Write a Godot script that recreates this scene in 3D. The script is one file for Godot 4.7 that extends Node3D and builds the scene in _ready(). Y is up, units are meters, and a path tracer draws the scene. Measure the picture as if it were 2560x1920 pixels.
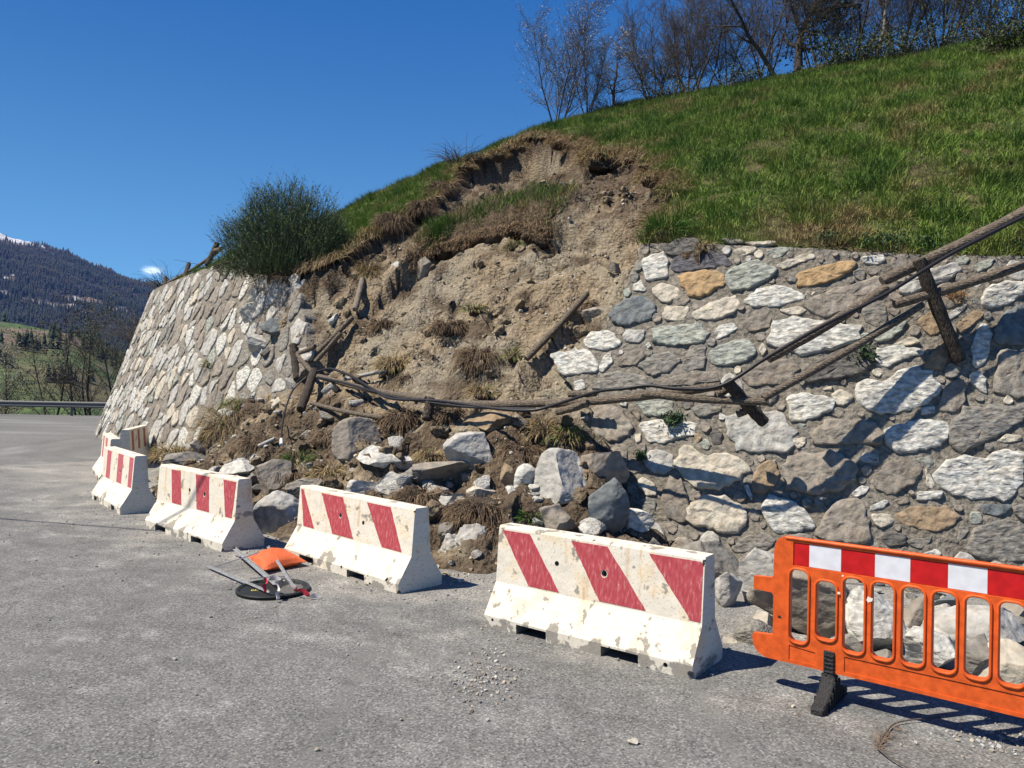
extends Node3D
# A landslide that broke a curved stone retaining wall beside a mountain road.
# The wall line is a curve W(s): s runs along it (to the left), t is the distance behind it (into the hill).

const BAT := 0.34            # lean of the wall: metres back per metre up
const CURVE_FROM := -14.0
const CURVE_TO := 46.0
const CURVE_STEP := 0.05
var curve_x := PackedFloat32Array()
var curve_z := PackedFloat32Array()
var curve_a := PackedFloat32Array()
var top_fix := PackedFloat32Array()
var rng := RandomNumberGenerator.new()
var noise := FastNoiseLite.new()
var rough := FastNoiseLite.new()
var facets := FastNoiseLite.new()
var used := {}
var M := {}

const TOP_S := [-14.0, 0.0, 1.0, 3.0, 4.3, 8.0, 12.0, 14.0, 17.0, 19.5, 24.0, 29.0, 46.0]
const TOP_V := [3.6, 3.72, 3.8, 4.0, 4.1, 4.1, 4.2, 4.4, 4.95, 5.15, 5.2, 5.25, 5.2]
const TOE_S := [2.5, 4.0, 5.5, 8.0, 11.0, 13.0, 15.0, 17.0]
const TOE_T := [-0.9, -1.4, -1.9, -2.0, -1.9, -1.5, -0.6, 0.3]
const CAP_S := [1.0, 2.5, 4.0, 5.0, 6.0, 10.4, 11.6, 12.5, 14.0, 16.0]
const CAP_V := [0.0, 0.15, 0.45, 1.9, 9.0, 9.0, 3.0, 1.9, 0.6, 0.0]
# broken ends of the two walls: s at height y
const END_Y := [0.0, 0.6, 1.1, 1.8, 2.3, 2.7, 3.3, 4.1, 5.0]
const END_RIGHT := [4.0, 4.2, 4.4, 5.0, 5.55, 5.0, 4.7, 4.45, 4.4]
const END_LEFT := [12.6, 12.4, 12.1, 11.8, 11.5, 11.7, 12.2, 13.2, 13.8]


func _ready() -> void:
	set_camera_and_light()
	noise.seed = 7
	noise.noise_type = FastNoiseLite.TYPE_SIMPLEX_SMOOTH
	noise.frequency = 1.0
	noise.fractal_type = FastNoiseLite.FRACTAL_FBM
	noise.fractal_octaves = 3
	rough.seed = 21
	rough.noise_type = FastNoiseLite.TYPE_SIMPLEX
	rough.frequency = 1.0
	rough.fractal_type = FastNoiseLite.FRACTAL_RIDGED
	rough.fractal_octaves = 3
	facets.seed = 5
	facets.noise_type = FastNoiseLite.TYPE_CELLULAR
	facets.frequency = 1.0
	facets.cellular_return_type = FastNoiseLite.RETURN_DISTANCE2_SUB
	build_curve()
	make_materials()
	build_road()
	build_hillside()
	build_landslide()
	build_right_wall()
	build_left_wall()
	build_far_land()
	build_grass()
	build_barriers()
	build_fence_panel()
	build_boulders()
	build_timber()
	build_tussocks()
	build_shrubs()
	build_trees()
	build_guardrail()
	build_sign_and_bag()
	build_overhead_wire()
	build_scatter()


# ------------------------------------------------------------------ camera, sky, sun
func set_camera_and_light() -> void:
	var cam := Camera3D.new()
	cam.name = "camera"
	cam.position = Vector3(0, 2.08, 0)
	cam.rotation_degrees = Vector3(0, 0, 1.0)
	cam.fov = 53.1
	cam.near = 0.05
	cam.far = 12000.0
	add_child(cam)
	var env := Environment.new()
	env.background_mode = Environment.BG_SKY
	env.tonemap_mode = Environment.TONE_MAPPER_LINEAR
	env.tonemap_exposure = 1.76
	env.sdfgi_enabled = true
	env.ssao_enabled = true
	env.ssil_enabled = true
	var sky_material := ProceduralSkyMaterial.new()
	sky_material.sky_top_color = lin(0.002, 0.058, 0.235)
	sky_material.sky_horizon_color = lin(0.155, 0.40, 0.63)
	sky_material.sky_curve = 0.14
	sky_material.sky_energy_multiplier = 1.0
	sky_material.ground_bottom_color = Color(0.30, 0.30, 0.28)
	sky_material.ground_horizon_color = Color(0.45, 0.55, 0.62)
	sky_material.sun_angle_max = 1.0
	sky_material.sky_cover = cloud_cover()
	sky_material.sky_cover_modulate = Color(1, 1, 1, 1)
	var sky := Sky.new()
	sky.sky_material = sky_material
	env.sky = sky
	env.fog_enabled = true
	env.fog_density = 0.00005
	env.fog_light_color = Color(0.45, 0.62, 0.95)
	var world := WorldEnvironment.new()
	world.name = "world_environment"
	world.environment = env
	add_child(world)
	var sun := DirectionalLight3D.new()
	sun.name = "sun"
	sun.light_energy = 1.6
	sun.light_color = Color(1.0, 0.955, 0.88)
	sun.light_angular_distance = 0.5
	sun.shadow_enabled = true
	add_child(sun)
	sun.look_at_from_position(Vector3(-5.4, 8.3, 1.5), Vector3.ZERO)


func cloud_cover() -> ImageTexture:
	# a few small fair-weather clouds low over the mountains, all round the horizon
	var im := Image.create(2048, 1024, false, Image.FORMAT_RGBA8)
	im.fill(Color(1, 1, 1, 0))
	var n := FastNoiseLite.new()
	n.seed = 4
	n.frequency = 0.02
	n.fractal_octaves = 4
	var spots := [[886, 4.0, 1.9], [560, 5, 2.0], [250, 5, 2.0], [1300, 6, 2.0], [1640, 5, 2.0], [1905, 4, 1.6]]
	for sp in spots:
		for y in range(462, 512):
			for x in range(int(sp[0]) - 60, int(sp[0]) + 61):
				var d := pow((x - sp[0]) / float(sp[1]), 2.0) + pow((y - 470.5) / float(sp[2]), 2.0)
				var v: float = clampf(1.25 - d + n.get_noise_2d(x * 2.0, y * 3.5) * 1.3, 0.0, 1.0)
				if v > 0.0:
					im.set_pixel(posmod(x, 2048), y, Color(1, 1, 1, v * 0.75))
	return ImageTexture.create_from_image(im)


# ------------------------------------------------------------------ small helpers
func lin(r: float, g: float, b: float) -> Color:
	return Color(r, g, b).linear_to_srgb()


func interp(x: float, xs: Array, ys: Array) -> float:
	if x <= xs[0]:
		return ys[0]
	for i in range(1, xs.size()):
		if x <= xs[i]:
			return lerpf(ys[i - 1], ys[i], (x - xs[i - 1]) / (xs[i] - xs[i - 1]))
	return ys[ys.size() - 1]


func numbered(called: String) -> String:
	var k: int = used.get(called, -1) + 1
	used[called] = k
	return called if k == 0 else "%s_%03d" % [called, k]


func tag(o: Node3D, label: String, category: String, group := "", kind := "") -> void:
	if label:
		o.set_meta("label", label)
	if category:
		o.set_meta("category", category)
	if group:
		o.set_meta("group", group)
	if kind:
		o.set_meta("kind", kind)


func thing(called: String, label: String, category: String, at := Vector3.ZERO, turn := 0.0, group := "") -> Node3D:
	var o := Node3D.new()
	o.name = numbered(called)
	add_child(o)
	o.position = at
	o.rotation.y = turn
	tag(o, label, category, group)
	return o


func put(called: String, mesh: Mesh, material: Material, parent: Node = null) -> MeshInstance3D:
	var o := MeshInstance3D.new()
	o.mesh = mesh
	if material:
		o.material_override = material
	if parent == null:
		o.name = numbered(called)
		add_child(o)
	else:
		o.name = called
		parent.add_child(o, true)
	return o


func structure(called: String, mesh: Mesh, material: Material, label: String) -> MeshInstance3D:
	var o := put(called, mesh, material)
	tag(o, label, "", "", "structure")
	return o


# a mesh under construction: points, colours, uv, triangles
class Shape:
	var v := PackedVector3Array()
	var c := PackedColorArray()
	var uv := PackedVector2Array()
	var i := PackedInt32Array()
	var colored := false
	var mapped := false

	func p(a: Vector3, col := Color.WHITE) -> int:
		v.append(a)
		c.append(col)
		return v.size() - 1

	func tri(a: int, b: int, d: int) -> void:
		i.append(a)
		i.append(b)
		i.append(d)

	func quad(a: int, b: int, d: int, e: int) -> void:
		tri(a, b, d)
		tri(a, d, e)

	func mesh(smooth := true) -> ArrayMesh:
		var arrays := []
		arrays.resize(Mesh.ARRAY_MAX)
		if smooth:
			arrays[Mesh.ARRAY_VERTEX] = v
			arrays[Mesh.ARRAY_INDEX] = i
			if colored:
				arrays[Mesh.ARRAY_COLOR] = c
			if mapped:
				arrays[Mesh.ARRAY_TEX_UV] = uv
			var nn := PackedVector3Array()
			nn.resize(v.size())
			for k in range(0, i.size(), 3):
				var a := i[k]
				var b := i[k + 1]
				var d := i[k + 2]
				var f := (v[d] - v[a]).cross(v[b] - v[a])
				nn[a] += f
				nn[b] += f
				nn[d] += f
			for k in nn.size():
				nn[k] = nn[k].normalized() if nn[k].length_squared() > 1e-20 else Vector3.UP
			arrays[Mesh.ARRAY_NORMAL] = nn
		else:
			var fv := PackedVector3Array()
			var fn := PackedVector3Array()
			var fc := PackedColorArray()
			var fu := PackedVector2Array()
			for k in range(0, i.size(), 3):
				var a := i[k]
				var b := i[k + 1]
				var d := i[k + 2]
				var f := (v[d] - v[a]).cross(v[b] - v[a]).normalized()
				for q in [a, b, d]:
					fv.append(v[q])
					fn.append(f)
					fc.append(c[q])
					if mapped:
						fu.append(uv[q])
			arrays[Mesh.ARRAY_VERTEX] = fv
			arrays[Mesh.ARRAY_NORMAL] = fn
			if colored:
				arrays[Mesh.ARRAY_COLOR] = fc
			if mapped:
				arrays[Mesh.ARRAY_TEX_UV] = fu
		var m := ArrayMesh.new()
		m.add_surface_from_arrays(Mesh.PRIMITIVE_TRIANGLES, arrays)
		return m


func box(sh: Shape, centre: Vector3, size: Vector3, basis := Basis.IDENTITY, bevel := 0.004) -> void:
	# a box with chamfered edges
	var h := size * 0.5
	var b := minf(bevel, minf(h.x, minf(h.y, h.z)) * 0.4)
	var first := sh.v.size()
	# 24 points: for each corner three points, one on each face
	for sx in [-1, 1]:
		for sy in [-1, 1]:
			for sz in [-1, 1]:
				sh.p(centre + basis * Vector3(sx * h.x, sy * (h.y - b), sz * (h.z - b)))
				sh.p(centre + basis * Vector3(sx * (h.x - b), sy * h.y, sz * (h.z - b)))
				sh.p(centre + basis * Vector3(sx * (h.x - b), sy * (h.y - b), sz * h.z))
	var at := func(sx: int, sy: int, sz: int, f: int) -> int:
		return first + ((sx + 1) / 2 * 4 + (sy + 1) / 2 * 2 + (sz + 1) / 2) * 3 + f
	var add := func(q: Array) -> void:
		var mid := Vector3.ZERO
		for k in q:
			mid += sh.v[k]
		mid = mid / q.size() - centre
		var f: Vector3 = (sh.v[q[2]] - sh.v[q[0]]).cross(sh.v[q[1]] - sh.v[q[0]])
		if f.dot(mid) < 0.0:
			q.reverse()
		for k in range(2, q.size()):
			sh.tri(q[0], q[k - 1], q[k])
	for s in [-1, 1]:
		add.call([at.call(s, -1, -1, 0), at.call(s, 1, -1, 0), at.call(s, 1, 1, 0), at.call(s, -1, 1, 0)])
		add.call([at.call(-1, s, -1, 1), at.call(1, s, -1, 1), at.call(1, s, 1, 1), at.call(-1, s, 1, 1)])
		add.call([at.call(-1, -1, s, 2), at.call(1, -1, s, 2), at.call(1, 1, s, 2), at.call(-1, 1, s, 2)])
		for r in [-1, 1]:
			add.call([at.call(s, r, -1, 0), at.call(s, r, 1, 0), at.call(s, r, 1, 1), at.call(s, r, -1, 1)])
			add.call([at.call(s, -1, r, 0), at.call(s, 1, r, 0), at.call(s, 1, r, 2), at.call(s, -1, r, 2)])
			add.call([at.call(-1, s, r, 1), at.call(1, s, r, 1), at.call(1, s, r, 2), at.call(-1, s, r, 2)])
			for q in [-1, 1]:
				add.call([at.call(s, r, q, 0), at.call(s, r, q, 1), at.call(s, r, q, 2)])


func tube(sh: Shape, pts: Array, radii: Array, sides := 6, caps := true, col := Color.WHITE, wobble := 0.0) -> void:
	var n := pts.size()
	var ref := Vector3.UP
	var start := sh.v.size()
	for k in n:
		var d: Vector3
		if k == 0:
			d = pts[1] - pts[0]
		elif k == n - 1:
			d = pts[k] - pts[k - 1]
		else:
			d = pts[k + 1] - pts[k - 1]
		d = d.normalized()
		if absf(d.dot(ref)) > 0.95:
			ref = Vector3.RIGHT if absf(d.x) < 0.9 else Vector3.BACK
		var a := d.cross(ref).normalized()
		var b := a.cross(d).normalized()
		ref = b
		for j in sides:
			var w := TAU * j / sides
			var r: float = radii[k]
			if wobble > 0.0:
				r *= 1.0 + wobble * noise.get_noise_3d(pts[k].x * 6.0 + cos(w) * 1.3, pts[k].y * 6.0 + sin(w) * 1.3, pts[k].z * 6.0)
			sh.p(pts[k] + (a * cos(w) + b * sin(w)) * r, col)
	for k in n - 1:
		for j in sides:
			var q := start + k * sides
			var j2 := (j + 1) % sides
			sh.quad(q + j, q + j2, q + sides + j2, q + sides + j)
	if caps:
		for e in [0, n - 1]:
			# cap rims doubled so that the edge stays crisp
			var base := sh.v.size()
			for j in sides:
				sh.p(sh.v[start + e * sides + j], col)
			var mid := sh.p(pts[e], col)
			for j in sides:
				if e != 0:
					sh.tri(mid, base + j, base + (j + 1) % sides)
				else:
					sh.tri(mid, base + (j + 1) % sides, base + j)


func tube_mesh(pts: Array, radius: float, sides := 8, wobble := 0.0) -> ArrayMesh:
	var sh := Shape.new()
	var rr := []
	for k in pts.size():
		rr.append(radius)
	tube(sh, pts, rr, sides, true, Color.WHITE, wobble)
	return sh.mesh()


func curve_points(pts: Array, per := 6) -> Array:
	var out := []
	var n := pts.size()
	for k in n - 1:
		var p0: Vector3 = pts[maxi(k - 1, 0)]
		var p1: Vector3 = pts[k]
		var p2: Vector3 = pts[k + 1]
		var p3: Vector3 = pts[mini(k + 2, n - 1)]
		for j in per:
			out.append(p1.cubic_interpolate(p2, p0, p3, float(j) / per))
	out.append(pts[n - 1])
	return out


# ------------------------------------------------------------------ wall curve and the ground heights
func build_curve() -> void:
	var n := int(round((CURVE_TO - CURVE_FROM) / CURVE_STEP)) + 1
	curve_x.resize(n)
	curve_z.resize(n)
	curve_a.resize(n)
	var x := 0.0
	var z := 0.0
	for k in n:
		var s := CURVE_FROM + k * CURVE_STEP
		var deg := 10.0 + 48.0 * (1.0 - exp(-s / 9.0)) + maxf(0.0, s - 27.0) * 4.0 if s >= 0.0 else maxf(10.0 + 5.5 * s, -4.0)
		var a := deg_to_rad(deg)
		x -= cos(a) * CURVE_STEP
		z -= sin(a) * CURVE_STEP
		curve_x[k] = x
		curve_z[k] = z
		curve_a[k] = a
	var i0 := int(round(-CURVE_FROM / CURVE_STEP))
	var dx := 5.3 - curve_x[i0]
	var dz := -8.1 - curve_z[i0]
	for k in n:
		curve_x[k] += dx
		curve_z[k] += dz
	top_fix.resize(61)
	for k in 61:
		var s := -14.0 + k
		var t := interp(s, TOP_S, TOP_V)
		var p := surf(s, BAT * t, t)
		top_fix[k] = t - base_height(p.x, p.z)


func surf(s: float, t: float, y: float) -> Vector3:
	var f := clampf((s - CURVE_FROM) / CURVE_STEP, 0.0, curve_x.size() - 1.001)
	var k := int(f)
	var w := f - k
	var a := lerpf(curve_a[k], curve_a[k + 1], w)
	return Vector3(lerpf(curve_x[k], curve_x[k + 1], w) + sin(a) * t, y, lerpf(curve_z[k], curve_z[k + 1], w) - cos(a) * t)


func heading(s: float) -> float:
	return curve_a[clampi(int((s - CURVE_FROM) / CURVE_STEP), 0, curve_a.size() - 1)]


func st_scan(x: float, z: float) -> Vector2:
	var best := 1e18
	var at := 0
	for k in range(0, curve_x.size(), 12):
		var d := (curve_x[k] - x) * (curve_x[k] - x) + (curve_z[k] - z) * (curve_z[k] - z)
		if d < best:
			best = d
			at = k
	return st_near(x, z, CURVE_FROM + at * CURVE_STEP)


func st_near(x: float, z: float, s: float) -> Vector2:
	var t := 0.0
	for k in 3:
		var f := clampi(int((s - CURVE_FROM) / CURVE_STEP), 0, curve_x.size() - 1)
		var a := curve_a[f]
		var dx := x - curve_x[f]
		var dz := z - curve_z[f]
		t = dx * sin(a) - dz * cos(a)
		s = clampf(CURVE_FROM + f * CURVE_STEP - dx * cos(a) - dz * sin(a), s - 4.0, s + 4.0)
		s = clampf(s, CURVE_FROM, CURVE_TO)
	return Vector2(s, t)


func base_height(x: float, z: float) -> float:
	var q := 0.5 * x - 0.866 * z - 10.4
	var r := 0.866 * x + 0.5 * z
	var y := 3.9 + (0.69 * 28.0 * (1.0 - exp(-q / 28.0)) if q > 0.0 else 0.69 * q)
	var e := maxf(0.0, -10.3 - r)
	return y - 0.075 * e * e / (1.0 + 0.16 * e)


func hill_height(x: float, z: float, s: float, t: float) -> float:
	var tp := interp(s, TOP_S, TOP_V)
	var u := maxf(0.0, t - BAT * tp)
	var k := clampf(s + 14.0, 0.0, 59.99)
	var fix := lerpf(top_fix[int(k)], top_fix[int(k) + 1], k - int(k))
	var y := base_height(x, z) + fix * exp(-u / 3.0)
	return y + noise.get_noise_2d(x * 0.35, z * 0.35) * 0.16 * minf(1.0, u)


func ground_at(x: float, z: float) -> float:
	var q := st_scan(x, z)
	return hill_height(x, z, q.x, q.y)


func scar_distance(x: float, z: float) -> float:
	var best := 1e9
	var inside := false
	var n := SCAR.size()
	for k in n:
		var a: Vector2 = SCAR[k]
		var b: Vector2 = SCAR[(k + 1) % n]
		var dx := b.x - a.x
		var dz := b.y - a.y
		var w := clampf(((x - a.x) * dx + (z - a.y) * dz) / (dx * dx + dz * dz), 0.0, 1.0)
		var ex := x - a.x - w * dx
		var ez := z - a.y - w * dz
		best = minf(best, ex * ex + ez * ez)
		if (a.y > z) != (b.y > z) and x < a.x + (z - a.y) / (b.y - a.y) * dx:
			inside = not inside
	return sqrt(best) * (1.0 if inside else -1.0)


func slide_height(x: float, z: float, s: float, t: float) -> float:
	var toe := interp(s, TOE_S, TOE_T)
	var y := interp(t, [toe - 3.0, toe, 0.0, 2.0, 6.0], [-0.6, 0.0, 1.3, 3.2, 7.0]) if toe < 0.0 else -0.6
	if t < 1.2:
		y = minf(y, interp(s, CAP_S, CAP_V))
	if t > 1.0:
		var d := smoothstep(0.0, 1.0, (5.5 - t) / 3.5)
		var h := hill_height(x, z, s, t)
		y = minf(y, h - 0.4 - 0.75 * d)
		# the slide's left flank slumped only a little
		if s > 9.0 and z < -14.8:
			var near := 99.0
			for k in range(12, 18):
				near = minf(near, Geometry2D.get_closest_point_to_segment(Vector2(x, z), SCAR[k], SCAR[k + 1]).distance_to(Vector2(x, z)))
			y = lerpf(y, h - 0.42, 0.85 * (1.0 - smoothstep(0.25, 2.1, near)))
	return y


func turf_step(x: float, z: float) -> float:
	# how far a point lies uphill of the slipped turf's front edge (0 outside)
	var best := 1e9
	var side := 0.0
	for k in TURF_EDGE.size() - 1:
		var a: Vector2 = TURF_EDGE[k]
		var b: Vector2 = TURF_EDGE[k + 1]
		var d := b - a
		var w := clampf((Vector2(x, z) - a).dot(d) / d.length_squared(), 0.0, 1.0)
		var e := Vector2(x, z) - a - d * w
		if e.length() < best:
			best = e.length()
			side = 1.0 if d.x * e.y - d.y * e.x < 0.0 else -1.0
	return best * side


func slide_surface(x: float, z: float, s: float, t: float) -> float:
	var y := slide_height(x, z, s, t)
	var step := turf_step(x, z)
	if step > -0.05 and step < 1.5:
		y += (0.30 + 0.18 * noise.get_noise_2d(x * 1.8, z * 1.8)) * smoothstep(-0.04, 0.05, step) * (1.0 - smoothstep(0.35, 1.5, step))
	elif step < -0.02 and step > -0.5:
		y -= 0.24 * (1.0 - smoothstep(0.0, 0.6, -step))
	# the furrow beside the half-buried beam
	var furrow := Geometry2D.get_closest_point_to_segment(Vector2(x, z), Vector2(1.22, -12.02), Vector2(0.42, -11.38)).distance_to(Vector2(x, z))
	if furrow < 0.34:
		y -= 0.38 * (1.0 - smoothstep(0.10, 0.34, furrow))
	var lump := 0.22 * rough.get_noise_2d(x * 0.42 + 3.0, z * 0.42) - 0.10 + 0.20 * noise.get_noise_2d(x * 0.9 + 5.0, z * 0.9) + 0.06 * noise.get_noise_3d(x * 2.6, y * 2.0, z * 2.6)
	lump += 0.085 * rough.get_noise_3d(x * 1.3, y * 1.0, z * 1.3) + 0.026 * noise.get_noise_3d(x * 6.0, y * 5.0, z * 6.0) + 0.018 * noise.get_noise_3d(x * 11.0, y * 9.0, z * 11.0)
	return y + lump * clampf(y * 2.0 + 0.25, 0.15, 1.0)


# ------------------------------------------------------------------ materials
func noise_texture(sd: int, freq: float, low: Color, high: Color, size := 512, kind := FastNoiseLite.TYPE_SIMPLEX, octaves := 4, stops := [], cells := false) -> NoiseTexture2D:
	var n := FastNoiseLite.new()
	n.seed = sd
	n.noise_type = kind
	n.frequency = freq
	n.fractal_octaves = octaves
	if cells:
		n.noise_type = FastNoiseLite.TYPE_CELLULAR
		n.cellular_return_type = FastNoiseLite.RETURN_CELL_VALUE
		n.fractal_type = FastNoiseLite.FRACTAL_NONE
	var t := NoiseTexture2D.new()
	t.width = size
	t.height = size
	t.seamless = true
	t.noise = n
	var g := Gradient.new()
	if stops.is_empty():
		g.offsets = PackedFloat32Array([0.2, 0.8])
		g.colors = PackedColorArray([low, high])
	else:
		var o := PackedFloat32Array()
		var c := PackedColorArray()
		for st in stops:
			o.append(st[0])
			c.append(st[1])
		g.offsets = o
		g.colors = c
	t.color_ramp = g
	return t


func surface(color: Color, roughness := 0.9, tex: Texture2D = null, scale := Vector3.ONE, bump: Texture2D = null, depth := 0.0, world := false) -> StandardMaterial3D:
	var m := StandardMaterial3D.new()
	m.albedo_color = color
	m.roughness = roughness
	m.metallic_specular = 0.35
	if tex or bump:
		m.albedo_texture = tex
		m.uv1_triplanar = true
		m.uv1_world_triplanar = world
		m.uv1_scale = scale
	if bump:
		m.heightmap_enabled = true
		m.heightmap_texture = bump
		m.heightmap_scale = depth
	return m


func make_materials() -> void:
	var grey_a := noise_texture(3, 0.012, Color(0.80, 0.80, 0.80), Color(1, 1, 1), 512, FastNoiseLite.TYPE_SIMPLEX, 5)
	var grey_b := noise_texture(9, 0.02, Color(0.70, 0.70, 0.70), Color(1, 1, 1), 512, FastNoiseLite.TYPE_SIMPLEX, 6)
	var bump_a := noise_texture(31, 0.016, Color.BLACK, Color.WHITE, 512, FastNoiseLite.TYPE_SIMPLEX, 6)
	var bump_b := noise_texture(37, 0.03, Color.BLACK, Color.WHITE, 512, FastNoiseLite.TYPE_CELLULAR, 3)
	M.bump_a = bump_a
	# stone kinds, named by the letters of the tables below
	var stone := {
		"w": [0.57, 0.565, 0.525], "c": [0.49, 0.45, 0.375], "e": [0.35, 0.37, 0.33], "l": [0.42, 0.412, 0.388],
		"g": [0.25, 0.238, 0.215], "G": [0.14, 0.135, 0.128], "p": [0.225, 0.20, 0.172], "P": [0.275, 0.246, 0.21],
		"o": [0.40, 0.275, 0.15], "O": [0.30, 0.225, 0.15], "b": [0.16, 0.178, 0.185], "v": [0.12, 0.12, 0.135]}
	for k in stone:
		var c: Array = stone[k]
		var foliated: bool = k in "wegGv"
		var m := surface(lin(c[0], c[1], c[2]), 0.88, grey_b if foliated else grey_a, Vector3(0.75, 1.4, 0.75) if foliated else Vector3(0.9, 0.9, 0.9), bump_a, 1.0)
		m.vertex_color_use_as_albedo = true
		m.uv1_offset = Vector3(0.13, 0.31, 0.57)
		M["stone_" + k] = m
	M.mortar = surface(lin(0.240, 0.222, 0.193), 0.95, grey_b, Vector3(1.3, 1.3, 1.3), bump_a, 1.5, true)
	M.mortar.vertex_color_use_as_albedo = true
	M.earth = surface(Color.WHITE, 0.97, noise_texture(12, 0.014, Color(0.70, 0.68, 0.64), Color(1, 1, 1), 1024, FastNoiseLite.TYPE_SIMPLEX, 6), Vector3(0.9, 0.9, 0.9), noise_texture(13, 0.012, Color.BLACK, Color.WHITE, 1024, FastNoiseLite.TYPE_SIMPLEX, 6), 3.0, true)
	M.earth.vertex_color_use_as_albedo = true
	M.soil = surface(Color.WHITE, 1.0, grey_b, Vector3(0.6, 0.6, 0.6), bump_b, 3.0, true)
	M.soil.vertex_color_use_as_albedo = true
	M.clod = surface(lin(0.115, 0.088, 0.066), 1.0, grey_b, Vector3(3, 3, 3), bump_a, 3.0)
	var chips := noise_texture(44, 0.20, Color.BLACK, Color.WHITE, 1024, FastNoiseLite.TYPE_CELLULAR, 1,
		[[0.0, Color(0.56, 0.56, 0.57)], [0.15, Color(0.70, 0.70, 0.71)], [0.45, Color(0.78, 0.78, 0.78)], [0.78, Color(0.84, 0.84, 0.83)], [0.95, Color(1, 1, 1)]], true)
	M.asphalt = surface(Color.WHITE, 0.93, chips, Vector3(0.42, 0.42, 0.42), null, 0.0, true)
	M.asphalt.vertex_color_use_as_albedo = true
	M.wood = surface(lin(0.26, 0.215, 0.165), 0.9, noise_texture(51, 0.02, Color(0.42, 0.42, 0.44), Color(1, 1, 1), 512, FastNoiseLite.TYPE_SIMPLEX, 5), Vector3(1.2, 6.0, 6.0), bump_a, 1.5, true)
	M.wood_pale = surface(lin(0.38, 0.33, 0.265), 0.9, M.wood.albedo_texture, Vector3(1.2, 5.0, 5.0), bump_a, 1.5, true)
	M.wood_dark = surface(lin(0.11, 0.09, 0.072), 0.92, M.wood.albedo_texture, Vector3(5.0, 1.2, 5.0), bump_a, 1.5, true)
	M.bark = surface(lin(0.085, 0.072, 0.062), 0.95, grey_b, Vector3(3, 1.5, 3))
	M.bark_pale = surface(lin(0.26, 0.245, 0.215), 0.95, grey_b, Vector3(3, 1.5, 3))
	M.twig = surface(lin(0.085, 0.073, 0.062), 0.95)
	M.blossom = surface(lin(0.62, 0.58, 0.54), 0.8)
	M.cable = surface(lin(0.018, 0.018, 0.022), 0.45)
	M.pipe = surface(lin(0.33, 0.33, 0.32), 0.55, grey_a, Vector3(4, 4, 4))
	M.plastic_white = surface(lin(0.6, 0.6, 0.58), 0.5)
	M.steel = surface(lin(0.36, 0.37, 0.38), 0.5, grey_a, Vector3(3, 3, 3))
	M.steel.metallic = 0.35
	M.rail_steel = surface(lin(0.15, 0.155, 0.16), 0.65, grey_a, Vector3(3, 3, 3))
	M.orange = surface(lin(0.60, 0.098, 0.018), 0.45, noise_texture(71, 0.012, Color(0.88, 0.87, 0.85), Color(1, 1, 1), 512, FastNoiseLite.TYPE_SIMPLEX, 5), Vector3(1.5, 1.5, 1.5), noise_texture(72, 0.2, Color.BLACK, Color.WHITE, 256), 0.06)
	M.reflex_red = surface(lin(0.46, 0.012, 0.014), 0.35, noise_texture(75, 0.008, Color(0.9, 0.9, 0.9), Color(1, 1, 1)), Vector3(2, 2, 2))
	M.reflex_white = surface(lin(0.60, 0.62, 0.68), 0.35, noise_texture(73, 0.008, Color(0.95, 0.95, 0.95), Color(1, 1, 1)), Vector3(2, 2, 2))
	M.rubber = surface(lin(0.035, 0.035, 0.038), 0.75, grey_b, Vector3(5, 5, 5), bump_a, 0.4)
	M.bag = surface(lin(0.66, 0.135, 0.045), 0.55, noise_texture(74, 0.02, Color(0.85, 0.85, 0.85), Color(1, 1, 1)), Vector3(5, 5, 5), bump_a, 0.5)
	M.sign_back = surface(lin(0.022, 0.028, 0.030), 0.5, grey_b, Vector3(3, 3, 3))
	M.sign_worn = surface(lin(0.13, 0.13, 0.125), 0.6, grey_b, Vector3(3, 3, 3))
	M.yellow = surface(lin(0.62, 0.52, 0.10), 0.6)
	M.tape_red = surface(lin(0.50, 0.035, 0.06), 0.5)
	M.tape_white = surface(lin(0.64, 0.60, 0.58), 0.5)
	M.paper = surface(lin(0.66, 0.60, 0.54), 0.7)
	M.leaf = surface(Color.WHITE, 0.75)
	M.leaf.vertex_color_use_as_albedo = true
	M.leaf.backlight = Color(0.30, 0.32, 0.18)
	M.straw = surface(Color.WHITE, 0.85)
	M.straw.vertex_color_use_as_albedo = true
	M.conifer = surface(Color.WHITE, 0.95)
	M.conifer.vertex_color_use_as_albedo = true
	M.far_land = surface(Color.WHITE, 0.95, noise_texture(81, 0.02, Color(0.6, 0.6, 0.6), Color(1, 1, 1), 512, FastNoiseLite.TYPE_SIMPLEX, 6), Vector3(0.01, 0.01, 0.01), null, 0.0, true)
	M.far_land.vertex_color_use_as_albedo = true
	# worn red road paint: scratches and bald spots showing the cream coat below
	var worn := Gradient.new()
	M.stripe = surface(Color.WHITE, 0.75, noise_texture(91, 0.011, Color.BLACK, Color.WHITE, 1024, FastNoiseLite.TYPE_SIMPLEX, 5,
		[[0.0, lin(0.30, 0.040, 0.054)], [0.5, lin(0.345, 0.056, 0.070)], [0.74, lin(0.38, 0.082, 0.095)], [0.88, lin(0.42, 0.14, 0.14)], [0.97, lin(0.54, 0.44, 0.39)]]), Vector3(2.4, 0.7, 2.4), bump_a, 0.2)
	M.stripe_pale = surface(Color.WHITE, 0.75, noise_texture(92, 0.014, Color.BLACK, Color.WHITE, 1024, FastNoiseLite.TYPE_SIMPLEX, 5,
		[[0.0, lin(0.34, 0.06, 0.08)], [0.6, lin(0.40, 0.10, 0.12)], [0.8, lin(0.45, 0.17, 0.18)], [0.95, lin(0.54, 0.44, 0.39)]]), Vector3(4.0, 0.8, 4.0), bump_a, 0.2)
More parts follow.
